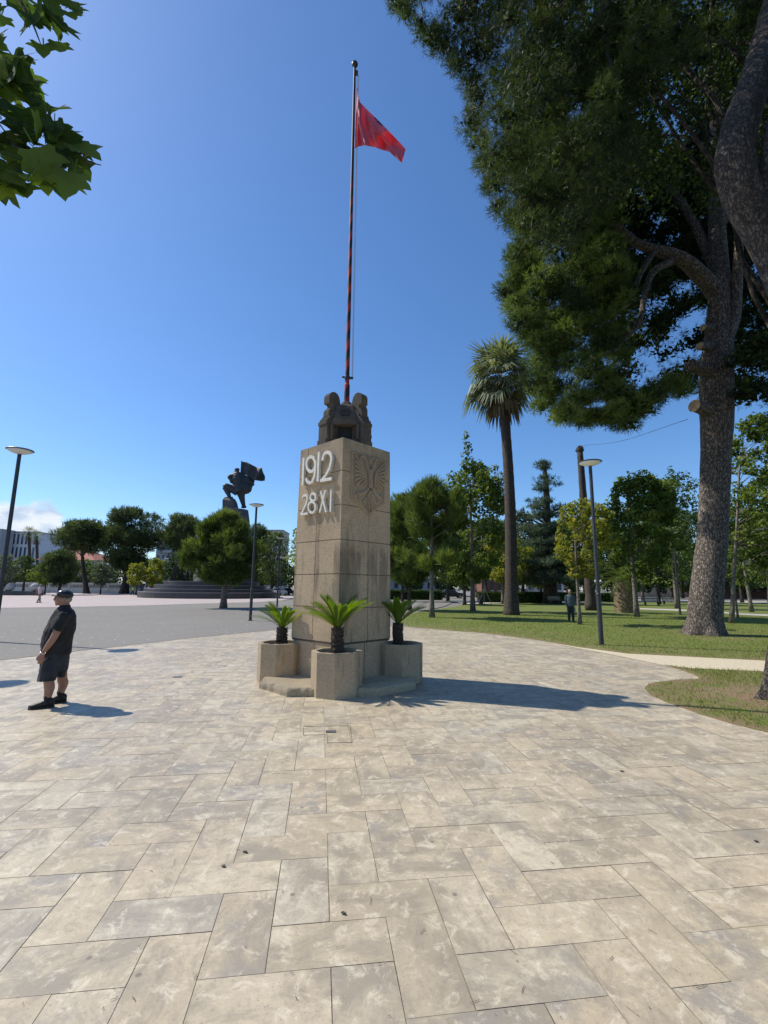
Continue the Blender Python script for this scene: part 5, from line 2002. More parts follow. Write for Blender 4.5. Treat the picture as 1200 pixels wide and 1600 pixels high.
for x, y, dx, dz, s, t in ((68, 70, 0.25, -1, 0.12, 0.55), (92, 66, 0.3, -1, 0.11, 0.6), (100, 18, 0.8, -0.8, 0.12, 0.6), (112, 8, 0.7, -0.9, 0.11, 0.4), (95, 205, 1, -0.35, 0.13, 0.35), (92, 225, 1, -0.45, 0.135, 0.2), (100, 268, 0.9, -0.5, 0.125, 0.3), (92, 280, 0.45, -1, 0.14, 0.25), (20, 285, 0.75, -0.9, 0.13, 1.0), (5, 290, -0.1, -1, 0.13, 1.0), (70, 282, 0.4, -1, 0.10, 0.85), (36, 285, 0.4, -0.9, 0.12, 0.3), (40, 120, 0.6, -0.7, 0.13, 0.3), (30, 95, 0.7, -0.3, 0.12, 0.3), (80, 175, 0.8, 0.1, 0.12, 0.45), (355, -12, 0.2, -1, 0.07, 0.3), (366, -14, 0.4, -1, 0.07, 0.3)):
    p = at(x, y, 2.5 if x < 300 else 2.7)
    plane_leaf(VS, FS, TT, p, (dx, -0.15, dz), (0.15, -0.75, 0.55), s * 1.12, t, rr)
me = bpy.data.meshes.new('crown')
me.from_pydata([tuple(np.array(v) - OB) for v in VS], [], FS)
a = me.attributes.new('tint', 'FLOAT', 'FACE')
a.data.foreach_set('value', np.array(TT, np.float32))
link('crown', me, MT['leaf_near'], ot)

# ------------------------------------------------------------------ monument with the standard bearer
YS = 73.0
SC = np.array([at(331, 930, YS)[0], YS, 0.0])
step_r = [10.3, 9.3, 8.2, 7.0]
step_z = [float(at(331, y, YS - r)[2]) for y, r in zip((926.2, 920.6, 914.2, 908.2), step_r)]
pl = thing('stepped_plinth', 'round black granite plinth of four broad steps under the statue', 'plinth', SC)
z0 = 0.0
for k in range(4):
    mb = MB()
    mb.lathe([(step_r[k], z0 - (0.05 if k == 0 else 0.0)), (step_r[k], step_z[k] - 0.09), (step_r[k] - 0.03, step_z[k] - 0.085)], SC, 72)
    st_ = mb.build('step', MT['black_stone'], pl)
    mb = MB()
    mb.lathe([(step_r[k] + 0.03, step_z[k] - 0.085), (step_r[k] + 0.03, step_z[k]), (0.4, step_z[k])], SC, 72)
    mb.build('tread', MT['black_stone_top'], st_)
    z0 = step_z[k]
ZP = step_z[3]
SB = np.array([SC[0], YS, ZP])


def SPx(x, y, d=0.0):
    return at(220 + x / 4.8, 680 + y / 4.8, YS + d)


stt = thing('statue', 'dark bronze standard bearer striding up a grey rock with a waving flag', 'statue', SB)
zb = 4.8
mz_ = mpp(SPx(700, 700)) / zb
mb = MB()
rr = random.Random(12)
secs = []
for y, x0, x1, dep in ((1096, 395, 850, 3.6), (1060, 405, 842, 3.5), (985, 428, 835, 3.1), (860, 520, 832, 2.6), (740, 590, 826, 2.2), (640, 614, 816, 2.0), (560, 618, 806, 1.7)):
    c = SPx((x0 + x1) / 2, y)
    if y == 1096:
        c[2] = ZP
    hx = (x1 - x0) / 2 * mz_
    secs.append([c + np.array([hx * math.cos(a) * rr.uniform(0.93, 1.05), dep * math.sin(a) * rr.uniform(0.93, 1.05), 0]) for a in [2 * PI * i / 11 for i in range(11)]])
mb.rings(secs)
c = SPx(660, 520)
mb.rings([[SPx(x, y, d) for x, y, d in ((612, yy, -1.2), (700, yy + 8, -1.3), (742 - (560 - yy) * 0.25, yy + 24, 0), (700, yy + 8, 1.3), (612, yy, 1.2))] for yy in (580, 530, 484)] + [[SPx(x, y, d) for x, y, d in ((628, 463, -0.6), (680, 468, -0.7), (706, 478, 0), (680, 468, 0.7), (628, 463, 0.6))]])
mb.build('rock', MT['rock'], stt, bevel=0.06)
mb = MB()
T_ = lambda pts, r: mb.tube(smooth_path([SPx(*p) for p in pts], 4), list(np.interp(np.linspace(0, 1, (len(pts) - 1) * 4 + 1), np.linspace(0, 1, len(r)), [q * mz_ for q in r])), 10)
T_([(728, 425, 0), (645, 385, -0.5), (632, 392, -0.55)], [34, 25, 21])
T_([(632, 388, -0.55), (650, 425, -0.5), (668, 468, -0.5)], [23, 20, 12])
T_([(690, 470, -0.5), (664, 470, -0.5), (640, 468, -0.6)], [9, 10, 7])
T_([(748, 420, 0.3), (758, 470, 0.3), (772, 530, 0.3)], [36, 23, 14])
T_([(790, 538, 0.3), (772, 538, 0.3), (752, 540, 0.2)], [10, 11, 7])
T_([(742, 430, 0), (732, 380, 0), (724, 335, 0), (722, 300, 0)], [44, 40, 46, 38])
T_([(675, 308, -0.3), (722, 300, 0), (768, 308, 0.2)], [16, 30, 20])
T_([(722, 305, 0), (722, 278, 0)], [18, 15])
mb.ball(SPx(721, 270), (18 * mz_, 17 * mz_, 22 * mz_), 12)
mb.ball(SPx(722, 256), (20 * mz_, 20 * mz_, 11 * mz_), 12)
mb.ball(SPx(706, 275), (9 * mz_, 8 * mz_, 7 * mz_), 8)
T_([(690, 305, -0.4), (662, 312, -0.7), (676, 332, -0.8), (700, 325, -0.8)], [16, 13, 11, 9])
T_([(665, 300, -0.7), (672, 330, -0.7), (680, 360, -0.7)], [9, 10, 8])
T_([(768, 305, 0.2), (775, 335, 0.3), (758, 320, 0.2), (750, 300, 0.2)], [17, 13, 11, 9])
# swirling coat
T_([(735, 345, 0.3), (790, 345, 0.7), (830, 365, 0.9), (842, 378, 0.9)], [38, 40, 24, 12])
T_([(735, 380, 0.2), (795, 395, 0.6), (832, 405, 0.8)], [48, 42, 22])
T_([(715, 415, 0), (770, 420, 0.4), (815, 425, 0.6)], [22, 28, 12])
T_([(755, 310, 0.3), (800, 325, 0.8), (840, 345, 0.9), (846, 352, 0.9)], [20, 22, 14, 9])
organic(mb, 'figure', 0.05, MT['bronze'], stt, smooth_it=1)
mb = MB()
mb.tube([SPx(757, 194, 0.2), SPx(748, 345, 0.2)], 5 * mz_, 8)
mb.build('banner_pole', MT['bronze'], stt)
top_ = [(757, 198), (800, 203), (832, 222), (868, 240), (907, 245), (914, 268), (926, 300)]
bot_ = [(750, 290), (772, 293), (795, 297), (815, 315), (845, 336), (884, 342), (922, 336)]
vs, fs = [], []
nu, nv = 30, 12
for i in range(nu + 1):
    a, b_ = interp(top_, i / nu), interp(bot_, i / nu)
    for j in range(nv + 1):
        q = a + (b_ - a) * j / nv
        vs.append(SPx(q[0], q[1], 0.2 + 0.5 * math.sin(i * 0.5 + j * 0.16) * i / nu))
for i in range(nu):
    for j in range(nv):
        k = i * (nv + 1) + j
        fs.append((k, k + nv + 1, k + nv + 2, k + 1))
mb = MB()
mb.add(vs, fs)
o_ = mb.build('banner', MT['bronze'], stt, smooth=True)
so = o_.modifiers.new('thick', 'SOLIDIFY')
so.thickness = 0.22

# ------------------------------------------------------------------ buildings
MT['white_render'] = plain('white render', (0.62, 0.63, 0.65), 0.8, var=0.08, scale=0.4)
MT['beige_render'] = plain('beige render', (0.50, 0.44, 0.36), 0.85, var=0.1, scale=0.4)
MT['window'] = plain('dark window glass', (0.05, 0.07, 0.10), 0.12, var=0.3, scale=0.5)
MT['roof_tile'] = plain('red roof tiles', (0.30, 0.11, 0.075), 0.85, var=0.3, scale=1.2)
MT['brick'] = plain('brown brick', (0.17, 0.085, 0.06), 0.9, var=0.25, scale=2)
MT['grey_render'] = plain('grey render', (0.36, 0.36, 0.37), 0.85, var=0.15, scale=0.3)


def facade(label, name, x0, x1, ytop, Y, depth, wall, cols, rows, win=(0.55, 0.6), roof='flat', yaw=0.0, balc=False, ybase=916, zfirst=1.0):
    a, b_ = at(x0, ytop, Y), at(x1, ytop, Y)
    W_, H_ = b_[0] - a[0], (a[2] + b_[2]) / 2
    base = np.array([(a[0] + b_[0]) / 2, Y, 0.0])
    t = thing(name, label, 'building', base)
    mb = MB()
    mb.box((base[0], Y + depth / 2, H_ / 2 - 0.1), (W_, depth, H_ + 0.2))
    mb.build('wall', MT[wall], t)
    if roof == 'flat':
        mb = MB()
        mb.box((base[0], Y + depth / 2, H_ + 0.18), (W_ + 0.5, depth + 0.5, 0.4))
        mb.build('roof', MT['grey_render'], t)
    else:
        mb = MB()
        e = 0.7
        hw, hd, hh = W_ / 2 + e, depth / 2 + e, roof
        cy = Y + depth / 2
        rl = max(0.3, hw - hd)
        vs = [(base[0] - hw, cy - hd, H_), (base[0] + hw, cy - hd, H_), (base[0] + hw, cy + hd, H_), (base[0] - hw, cy + hd, H_), (base[0] - rl, cy, H_ + hh), (base[0] + rl, cy, H_ + hh)]
        mb.add(vs, [(3, 2, 1, 0), (0, 1, 5, 4), (1, 2, 5), (2, 3, 4, 5), (3, 0, 4)])
        rf = mb.build('roof', MT['roof_tile'], t)
        mb = MB()
        mb.box((base[0] - W_ * 0.22, cy - hd * 0.3, H_ + hh * 0.75), (0.9, 0.9, 1.9))
        mb.build('chimney', MT['brick'], rf)
    cw, rh = W_ / cols, (H_ - zfirst) / rows
    proto = None
    for r in range(rows):
        for c in range(cols):
            p = (base[0] - W_ / 2 + cw * (c + 0.5), Y - 0.03, zfirst + rh * (r + 0.5))
            if proto is None:
                mb = MB()
                mb.box(p, (cw * win[0], 0.12, rh * win[1]))
                proto = mb.build('window', MT['window'], t)
                p0 = p
                mb = MB()
                mb.box((p[0], p[1] - 0.07, p[2] - rh * win[1] / 2 - 0.06), (cw * win[0] + 0.2, 0.2, 0.12))
                mb.build('sill', MT['white_render'], proto)
            else:
                k = copy_tree(proto, t)
                k.location = (p[0] - p0[0], 0, p[2] - p0[2])
        if balc and r:
            mb = MB()
            mb.box((base[0], Y - 0.6, zfirst + rh * r + 0.1), (W_ * 0.9, 1.2, 0.2))
            mb.box((base[0], Y - 1.15, zfirst + rh * r + 0.6), (W_ * 0.9, 0.1, 0.9))
            mb.build('balcony', MT[wall], t)
    return t


facade('white modern block with tall blue windows behind the small palms', 'office_building', -12, 59, 832, 152, 18, 'white_render', 11, 4, (0.42, 0.78))
facade('dark grey block cut by the left edge behind the lamp pole', 'office_building', -30, 3, 828, 146, 5, 'grey_render', 3, 4, (0.5, 0.7))
facade('beige apartment house with balconies between white block and red roof', 'apartment_building', 60, 86, 845, 165, 16, 'beige_render', 4, 4, (0.5, 0.5), balc=True)
facade('house with red hipped tile roof behind the flat topped pine', 'house', 62, 146, 875, 118, 12, 'white_render', 6, 2, (0.5, 0.55), roof=3.4)
facade('pale apartment block showing between two pines left of the statue', 'apartment_building', 246, 292, 838, 190, 14, 'grey_render', 6, 6, (0.5, 0.5), balc=True)
facade('pale flat roofed block showing right of the statue above dark trees', 'apartment_building', 402, 442, 829, 205, 14, 'beige_render', 5, 6, (0.5, 0.5))
facade('brown brick building glimpsed between young trees behind the hedge', 'brick_building', 752, 806, 893, 92, 9, 'brick', 5, 1, (0.3, 0.8), ybase=925)
facade('low white building behind the cedar and the hedge', 'low_building', 822, 880, 908, 96, 8, 'white_render', 4, 1, (0.5, 0.5))
facade('long pale building closing the park behind the dark trees', 'low_building', 990, 1090, 897, 125, 10, 'beige_render', 9, 1, (0.4, 0.5))
facade('orange brown brick building right of the big pine trunk', 'brick_building', 1120, 1215, 899, 112, 10, 'brick', 7, 1, (0.4, 0.6))
facade('white plastered building seen under the trees right of the pillar', 'low_building', 600, 690, 906, 105, 8, 'white_render', 7, 1, (0.45, 0.5))

# ------------------------------------------------------------------ white garden wall with pierced panels
YW = 98.0
wl, wr = at(-14, 912, YW)[0], at(252, 912, YW)[0]
HW = 1.95
gw = thing('garden_wall', 'long white garden wall with pierced ornament panels along the square', 'garden wall', ((wl + wr) / 2, YW, 0))
mb = MB()
mb.box(((wl + wr) / 2, YW, HW / 2 - 0.05), (wr - wl, 0.3, HW + 0.1))
mb.build('wall', MT['wall_white'], gw)
mb = MB()
mb.box(((wl + wr) / 2, YW, HW + 0.08), (wr - wl, 0.45, 0.16))
mb.build('coping', MT['wall_white'], gw)
npan = 26
for k in range(npan):
    x = wl + (wr - wl) * (k + 0.5) / npan
    mb = MB()
    for dx in (-0.30, 0.0, 0.30):
        for a in range(8):
            th, th2 = a * PI / 4, (a + 1) * PI / 4
            mb.tube([(x + dx + 0.20 * math.cos(th), YW - 0.17, 1.4 + 0.2 * math.sin(th)), (x + dx + 0.20 * math.cos(th2), YW - 0.17, 1.4 + 0.2 * math.sin(th2))], 0.045, 4)
    pan = MB()
    pan.box((x, YW - 0.146, 1.4), (1.25, 0.012, 0.62))
    pn = pan.build('pierced_panel', MT['lattice'], gw)
    mb.build('ring_ornament', MT['wall_white'], pn)
    if k % 3 == 0:
        mb = MB()
        mb.box((x - (wr - wl) / npan / 2, YW - 0.18, HW / 2), (0.3, 0.08, HW))
        mb.build('pier', MT['wall_white'], gw)

# dark bench wall and stone balls
Yb = 72.0
x0, x1 = at(-16, 926, Yb)[0], at(58, 926, Yb)[0]
zt = at(30, 923.6, Yb)[2]
mb = MB()
mb.box(((x0 + x1) / 2, Yb + 0.7, zt / 2 - 0.02), (x1 - x0, 1.4, zt + 0.04))
tag(mb.build('granite_bench', MT['black_stone'], bevel=0.03), 'long low black granite bench at the left edge of the square', 'bench')
for px, lb in ((16, 'pale stone ball behind the lamp pole on the square'), (54.5, 'pale stone ball just left of the pink shirted walker')):
    c = at(px, 916.5, Yb + 0.7)
    r_ = 6.2 * mpp(c)
    mb = MB()
    mb.ball((c[0], c[1], zt + r_ * 0.98), r_, 24)
    tag(mb.build('stone_ball', MT['ball'], smooth=True), lb, 'stone ball', 'stone balls on the square')

# ------------------------------------------------------------------ cars
def paint(name, c):
    m, nt, b, o = new_mat(name)
    b.inputs['Base Color'].default_value = (*c, 1)
    b.inputs['Roughness'].default_value = 0.3
    b.inputs['Coat Weight'].default_value = 0.5
    return m


MT['tyre'] = plain('tyre rubber', (0.02, 0.02, 0.02), 0.9)
MT['rim'] = plain('wheel rim', (0.4, 0.4, 0.41), 0.3, 0.8)
MT['headlamp'] = plain('headlamp glass', (0.6, 0.62, 0.65), 0.1)
MT['tail'] = plain('tail lamp', (0.4, 0.02, 0.02), 0.2)


def car(label, p, yaw, mat, van=False, group='cars parked behind the square'):
    t = thing('parked_car', label, 'car', p, group)
    ca, sa = math.cos(yaw), math.sin(yaw)
    P = lambda x, y, z: np.array([p[0] + x * ca - y * sa, p[1] + x * sa + y * ca, z])
    if van:
        prof = [(-2.3, 0.35), (2.3, 0.35), (2.3, 0.9), (1.9, 1.05), (1.25, 1.9), (-2.2, 2.0), (-2.3, 1.0)]
        glass = [(1.78, 1.12), (1.28, 1.80), (-2.0, 1.86), (-2.1, 1.12)]
    else:
        prof = [(-2.05, 0.32), (2.05, 0.32), (2.1, 0.7), (1.9, 0.88), (0.95, 0.98), (0.3, 1.44), (-1.2, 1.48), (-1.85, 1.0), (-2.1, 0.92)]
        glass = [(0.86, 0.99), (0.28, 1.38), (-1.15, 1.42), (-1.65, 1.0)]
    w = 0.86
    mb = MB()
    mb.extrude([P(x, -w, z) for x, z in prof], P(0, w, 0) - P(0, -w, 0))
    body = mb.build('body', mat, t, bevel=0.06)
    mb = MB()
    mb.extrude([P(x, -w - 0.006, z) for x, z in glass], P(0, w + 0.006, 0) - P(0, -w - 0.006, 0))
    mb.build('side_window', MT['window'], t)
    for i, j, nm in ((3 if van else 4, 4 if van else 5, 'windscreen'), (5 if van else 6, 6 if van else 7, 'rear_window')):
        a, b_ = np.array(prof[i]), np.array(prof[j])
        n_ = np.array([(b_ - a)[1], -(b_ - a)[0]])
        n_ = n_ / np.linalg.norm(n_) * 0.012
        a2, b2 = a + (b_ - a) * 0.12 + n_, a + (b_ - a) * 0.9 + n_
        mb = MB()
        mb.extrude([P(a2[0], -0.70, a2[1]), P(b2[0], -0.64, b2[1]), P(b2[0], 0.64, b2[1]), P(a2[0], 0.70, a2[1])], P(-n_[0], 0, -n_[1]) - P(0, 0, 0))
        mb.build(nm, MT['window'], t)
    for x in (-1.3, 1.3):
        for s in (-1, 1):
            c0, c1 = P(x, s * 0.70, 0.31), P(x, s * 0.89, 0.31)
            mb = MB()
            mb.tube([c0, c1], 0.31, 16)
            wh = mb.build('wheel', MT['tyre'], t)
            mb = MB()
            mb.tube([c1 - (c1 - c0) * 0.05, c1 + (c1 - c0) * 0.04], 0.19, 12)
            mb.build('rim', MT['rim'], wh)
    for s in (-1, 1):
        for xx, nm, mt in ((2.08, 'headlight', 'headlamp'), (-2.08, 'tail_light', 'tail')):
            mb = MB()
            mb.box(P(xx, s * 0.62, 0.74), (0.07, 0.32, 0.14), yaw)
            mb.build(nm, MT[mt], t)
    return t


def gxy(px, Y):
    p = at(px, 918, Y)
    return (float(p[0]), float(p[1]), 0.012)


car('white parked car seen end on left of the pillar', gxy(437, 92), R(80), paint('white car paint', (0.6, 0.6, 0.6)))
car('white parked car close to the right end of the black steps', gxy(421, 94), R(100), paint('pale car paint', (0.5, 0.52, 0.55)))
car('dark parked car behind the white ones beside the pillar', gxy(448, 97), R(60), paint('dark car paint', (0.05, 0.055, 0.06)))
car('dark blue van parked at the left end of the black steps', gxy(240, 94), R(25), paint('blue van paint', (0.03, 0.05, 0.09)), True)
car('pale silver van standing behind the dark blue van', gxy(252, 97), R(20), paint('silver van paint', (0.42, 0.43, 0.45)), True)
car('dark car glimpsed between trunks right of the pillar', gxy(706, 84), R(5), paint('black car paint', (0.02, 0.02, 0.022)))

# ------------------------------------------------------------------ hedges, bin, tree stakes, benches
def hedge(label, x0, x1, Y, h, d, n, seed):
    a, b_ = at(x0, 920, Y)[0], at(x1, 920, Y)[0]
    base = ((a + b_) / 2, Y, 0.0)
    t = thing('hedge', label, 'hedge', base, 'clipped hedges of the park')
    r_ = np.random.default_rng(seed)
    P = np.column_stack([r_.uniform(a, b_, n), Y + r_.uniform(-d / 2, d / 2, n), r_.uniform(0.0, h, n)])
    f = r_.integers(0, 3, n)
    P[f == 0, 1] = Y - d / 2 + r_.normal(0, 0.04, (f == 0).sum())
    P[f == 1, 2] = h + r_.normal(0, 0.04, (f == 1).sum())
    nn = unit(r_.normal(size=(n, 3)))
    aa = unit(np.cross(nn, r_.normal(size=(n, 3))))
    bb = np.cross(nn, aa)
    s = 0.16
    V = np.stack([P - aa * s, P + bb * s * .6, P + aa * s, P - bb * s * .6], 1).reshape(-1, 3)
    link('foliage', fast_mesh('foliage', V, 4, np.clip(r_.normal(0.45, 0.2, n), 0, 1), origin=base), MT['hedge'], t)
    mb = MB()
    mb.box((base[0], Y, h / 2 - 0.08), (b_ - a - 0.2, d - 0.25, h - 0.05))
    mb.build('twig_core', MT['bark_dark'], t)


hedge('clipped hedge behind the fan palm and the staked sapling', 746, 852, 60, 1.25, 1.6, 5200, 1)
hedge('clipped hedge running behind the yellowing tree', 858, 960, 68, 1.2, 1.6, 4000, 2)
hedge('clipped hedge close to the right side of the pillar', 590, 690, 72, 1.3, 1.6, 4200, 3)
Ybn = 52.0
p = np.array([*at(751, 930, Ybn)[:2], 0])
t = thing('litter_bin', 'dark litter bin at the hedge left of the fan palm', 'litter bin', p)
mb = MB()
mb.lathe([(0.26, 0.0), (0.31, 0.75), (0.33, 0.78)], p, 16)
mb.build('body', MT['bin'], t)
mb = MB()
mb.lathe([(0.34, 0.78), (0.33, 0.86), (0.12, 0.92)], p, 16)
mb.build('lid', MT['bin'], t)
p = np.array([*at(757, 932, 50)[:2], 0])
t = thing('tree_stakes', 'pale wooden tripod of tree stakes in front of the hedge', 'tree stakes', p)
for dx, dy in ((-0.75, -0.2), (0.75, -0.1), (0.1, 0.7)):
    mb = MB()
    mb.tube([p + np.array([dx, dy, -0.05]), p + np.array([dx * 0.12, dy * 0.12, 1.75])], 0.035, 7)
    mb.build('stake', MT['stake'], t)

bench_n = 0


def bench(label, px, Y, yaw):
    p = np.array([*at(px, 935, Y)[:2], 0.03])
    t = thing('park_bench', label, 'bench', p, 'benches under the park trees')
    ca, sa = math.cos(yaw), math.sin(yaw)
    Q = lambda x, y, z: (p[0] + x * ca - y * sa, p[1] + x * sa + y * ca, p[2] + z)
    mb = MB()
    for k in range(4):
        mb.box(Q(0, -0.2 + 0.13 * k, 0.45), (1.7, 0.10, 0.04), yaw)
    mb.build('seat', MT['stake'], t)
    mb = MB()
    for k in range(3):
        mb.box(Q(0, 0.27 + 0.03 * k, 0.58 + 0.13 * k), (1.7, 0.035, 0.10), yaw)
    mb.build('backrest', MT['stake'], t)
    for s in (-0.7, 0.7):
        mb = MB()
        mb.box(Q(s, 0, 0.21), (0.06, 0.5, 0.44), yaw)
        mb.box(Q(s, 0.30, 0.60), (0.05, 0.05, 0.55), yaw)
        mb.build('leg', MT['lamp_metal'], t)


bench('timber bench beyond the lawn behind the man in the jacket', 868, 56, R(15))
bench('timber bench beyond the lawn right of the date palm', 1018, 54, R(-10))
bench('timber bench beyond the lawn just left of the big pine trunk', 1046, 60, R(-5))

# thin cable over the park
mb = MB()
a, b_ = at(911, 696, Ys), at(1075, 655, YA + 1)
mb.tube(smooth_path([a, (a + b_) / 2 - UPV * 0.35, b_], 10), 0.012, 5)
tag(mb.build('overhead_cable', MT['lamp_metal']), 'thin dark cable running from the bare palm trunk into the pine', 'cable')

# ------------------------------------------------------------------ small people


def person(label, base, yaw, H, shirt, trousers, pose='stand', hair='hair', short=False, voxel=0.02, shoes='shoe', item=None):
    """yaw: direction faced"""
    base = np.array([base[0], base[1], base[2] if len(base) > 2 else 0.0], float)
    f = np.array([math.cos(yaw), math.sin(yaw), 0])
    s = np.array([-math.sin(yaw), math.cos(yaw), 0])
    k = H / 1.75
    Q = lambda a, b, z: base + (f * a + s * b + UPV * z) * k
    t = thing('person', label, 'person', base)
    st = 0.22 if pose == 'walk' else 0.03
    legs = {1: [Q(0, .09, .90), Q(st * 0.6 + .02, .10, .48), Q(st, .10, .09)], -1: [Q(0, -.09, .90), Q(-st * 0.3 + .03, -.10, .48), Q(-st, -.10, .10)]}
    arms = {}
    for sg in (1, -1):
        sw = (0.18 if pose == 'walk' else 0.05) * (-sg)
        arms[sg] = [Q(0, sg * .185, 1.42), Q(sw * 0.35 - .03, sg * .24, 1.14), Q(sw + .03, sg * .235, .90)]
    body = MB()
    body.ball(Q(.02, 0, 1.63), (.095 * k, .078 * k, .125 * k), 14, (f, s, UPV))
    body.ball(Q(.115, 0, 1.60), (.022 * k, .016 * k, .03 * k), 8, (f, s, UPV))
    for sg in (1, -1):
        body.ball(Q(.01, sg * .08, 1.62), (.022 * k, .014 * k, .033 * k), 8, (f, s, UPV))
    body.tube([Q(0, 0, 1.54), Q(-.01, 0, 1.42)], .058 * k, 10)
    body.loft([(Q(0, 0, .88), f * .10 * k, s * .15 * k), (Q(0, 0, 1.1), f * .10 * k, s * .14 * k), (Q(0, 0, 1.32), f * .11 * k, s * .17 * k), (Q(0, 0, 1.45), f * .06 * k, s * .13 * k)])
    for sg in (1, -1):
        body.tube(smooth_path(legs[sg], 4), list(np.array([.085, .08, .075, .07, .058, .055, .05, .042, .038]) * k), 10)
        body.tube(smooth_path(arms[sg], 4), list(np.array([.05, .048, .046, .042, .038, .036, .032, .028, .024]) * k), 10)
        w = arms[sg][2]
        body.ball(w - UPV * .055 * k + f * .01, (.035 * k, .018 * k, .05 * k), 8, (f, s, UPV))
        for i, l in enumerate((.06, .07, .065, .05)):
            a0 = w - UPV * .09 * k + f * (.028 - .018 * i) * k
            body.tube([a0, a0 - UPV * l * k + f * .014 * k], [.010 * k, .007 * k], 6)
        body.tube([w - UPV * .04 * k + f * .03 * k, w - UPV * .085 * k + f * .058 * k], [.011 * k, .008 * k], 6)
    organic(body, 'body', voxel * 0.75, MT['skin'], t, smooth_it=2)
    sh_ = MB()
    sh_.loft([(Q(0, 0, .84), f * .135 * k, s * .185 * k), (Q(.01, 0, 1.0), f * .14 * k, s * .18 * k), (Q(.015, 0, 1.2), f * .135 * k, s * .185 * k), (Q(0, 0, 1.36), f * .125 * k, s * .205 * k), (Q(-.01, 0, 1.45), f * .095 * k, s * .175 * k), (Q(-.01, 0, 1.50), f * .065 * k, s * .075 * k)])
    for sg in (1, -1):
        pts = arms[sg] if short is False else [arms[sg][0], arms[sg][0] * 0.4 + arms[sg][1] * 0.6]
        P = smooth_path(pts, 4)
        sh_.tube(P, list(np.linspace(.075, .048, len(P)) * k), 10)
    organic(sh_, 'shirt', voxel, shirt, t, smooth_it=2)
    tr_ = MB()
    tr_.loft([(Q(0, 0, .80), f * .13 * k, s * .18 * k), (Q(0, 0, .98), f * .125 * k, s * .165 * k)])
    for sg in (1, -1):
        P = smooth_path(legs[sg], 4)
        tr_.tube(P, list(np.linspace(.105, .068, len(P)) * k), 10)
    organic(tr_, 'trousers', voxel, trousers, t, smooth_it=2)
    for sg in (1, -1):
        e = legs[sg][2]
        m_ = MB()
        m_.loft([(np.array([e[0], e[1], base[2] + .045 * k]) + f * a * k, s * w * k, UPV * h * k) for a, w, h in ((-.09, .02, .02), (-.075, .038, .045), (0, .045, .045), (.09, .05, .036), (.15, .042, .028), (.18, .02, .018))], 12)
        m_.build('shoe', MT[shoes], t, smooth=True)
    hm = MB()
    hm.ball(Q(-.005, 0, 1.675), (.100 * k, .085 * k, .09 * k), 14, (f, s, UPV))
    hm.build('hair', MT[hair], t, smooth=True)
    if item:
        item(t, arms[1][2], f, s)
    return t


cl_pink = plain('washed pink shirt', (0.55, 0.43, 0.44), 0.9, var=0.1)
cl_khaki = plain('khaki trousers', (0.24, 0.20, 0.17), 0.9)
cl_vest = plain('high visibility vest', (0.42, 0.62, 0.06), 0.8)
cl_navy = plain('navy work trousers', (0.03, 0.035, 0.05), 0.9)
cl_blue = plain('grey blue jacket', (0.075, 0.10, 0.118), 0.9, var=0.25)
cl_dark = plain('dark grey trousers', (0.03, 0.033, 0.036), 0.9)
cl_greyb = plain('grey blue shirt', (0.16, 0.18, 0.23), 0.9)
cl_white = plain('white shirt', (0.6, 0.58, 0.58), 0.9)


def bottle(t, w, f, s):
    mb = MB()
    c = w - UPV * 0.10 + f * 0.02
    mb.lathe([(0.035, -0.24), (0.038, -0.22), (0.038, -0.05), (0.014, 0.0), (0.014, 0.03)], c, 12)
    tag(mb.build('water_bottle', plain('pale plastic bottle', (0.45, 0.55, 0.62), 0.2), origin=tuple(c)), 'pale water bottle held by the man on the lawn', 'bottle')


p = gp(60, 942)
person('man in pink shirt and khaki trousers walking away across the square', (p[0], p[1], 0.012), R(75), 1.72, cl_pink, cl_khaki, 'walk', 'hair', short=True)
p = np.array([*at(207, 929, 82)[:2], 0.012])
person('worker in yellow green vest walking left near the black steps', p, R(200), 1.68, cl_vest, cl_navy, 'walk', 'leather')
p = np.array([*at(226, 930, 78)[:2], 0.012])
person('person in grey blue shirt standing at the left end of the black steps', p, R(250), 1.74, cl_greyb, cl_khaki, 'stand', 'leather')
p = np.array([*at(231, 929.5, 80)[:2], 0.012])
person('person in white shirt half hidden by the one in grey blue', p, R(300), 1.7, cl_white, cl_navy, 'stand', 'leather')
p = np.array([*at(893, 976, 25.5)[:2], 0.02])
person('man in grey blue jacket standing on the lawn beside the yellowing tree', p, R(258), 1.72, cl_blue, cl_dark, 'stand', 'hair', item=bottle, voxel=0.016)

from mathutils import noise as mnoise


def wrinkle(ob, amp, fr):
    """folds of cloth pressed into the surface itself"""
    me = ob.data
    ns = [v.normal.copy() for v in me.vertices]
    for v, n in zip(me.vertices, ns):
        p = v.co
        q = Vector((p.x * fr + p.z * 3.0, p.y * fr - p.z * 2.0, p.z * fr * 0.55))
        d = mnoise.noise(q) + 0.5 * mnoise.noise(q * 2.1)
        v.co = p + n * amp * (abs(d) * 1.6 - 0.45)
    me.update()


# ------------------------------------------------------------------ the man in black
MBASE = gp(82, 1102)
vdir = norm([MBASE[0], MBASE[1], 0])              # away from the camera
uright = np.array([vdir[1], -vdir[0], 0])         # towards the picture's right
uf = -uright                                      # the way he faces


def Mp(x, y, w=0.0):
    """zoom pixel of the photograph -> point on his own vertical plane, w metres deeper"""
    return onplane(20 + x / 5.4545, 900 + y / 5.4545, MBASE + vdir * w, vdir)


def floor_pt(q, z):
    q = np.array(q, float)
    q[2] = z
    return q


man = thing('person', 'man in black shirt, shorts and flat cap looking left, hand at his side', 'person', MBASE)
ku = float(np.linalg.norm(Mp(300, 600) - Mp(400, 600))) / 100     # metres per zoom px, sideways
kz = float(np.linalg.norm(Mp(300, 600) - Mp(300, 700))) / 100


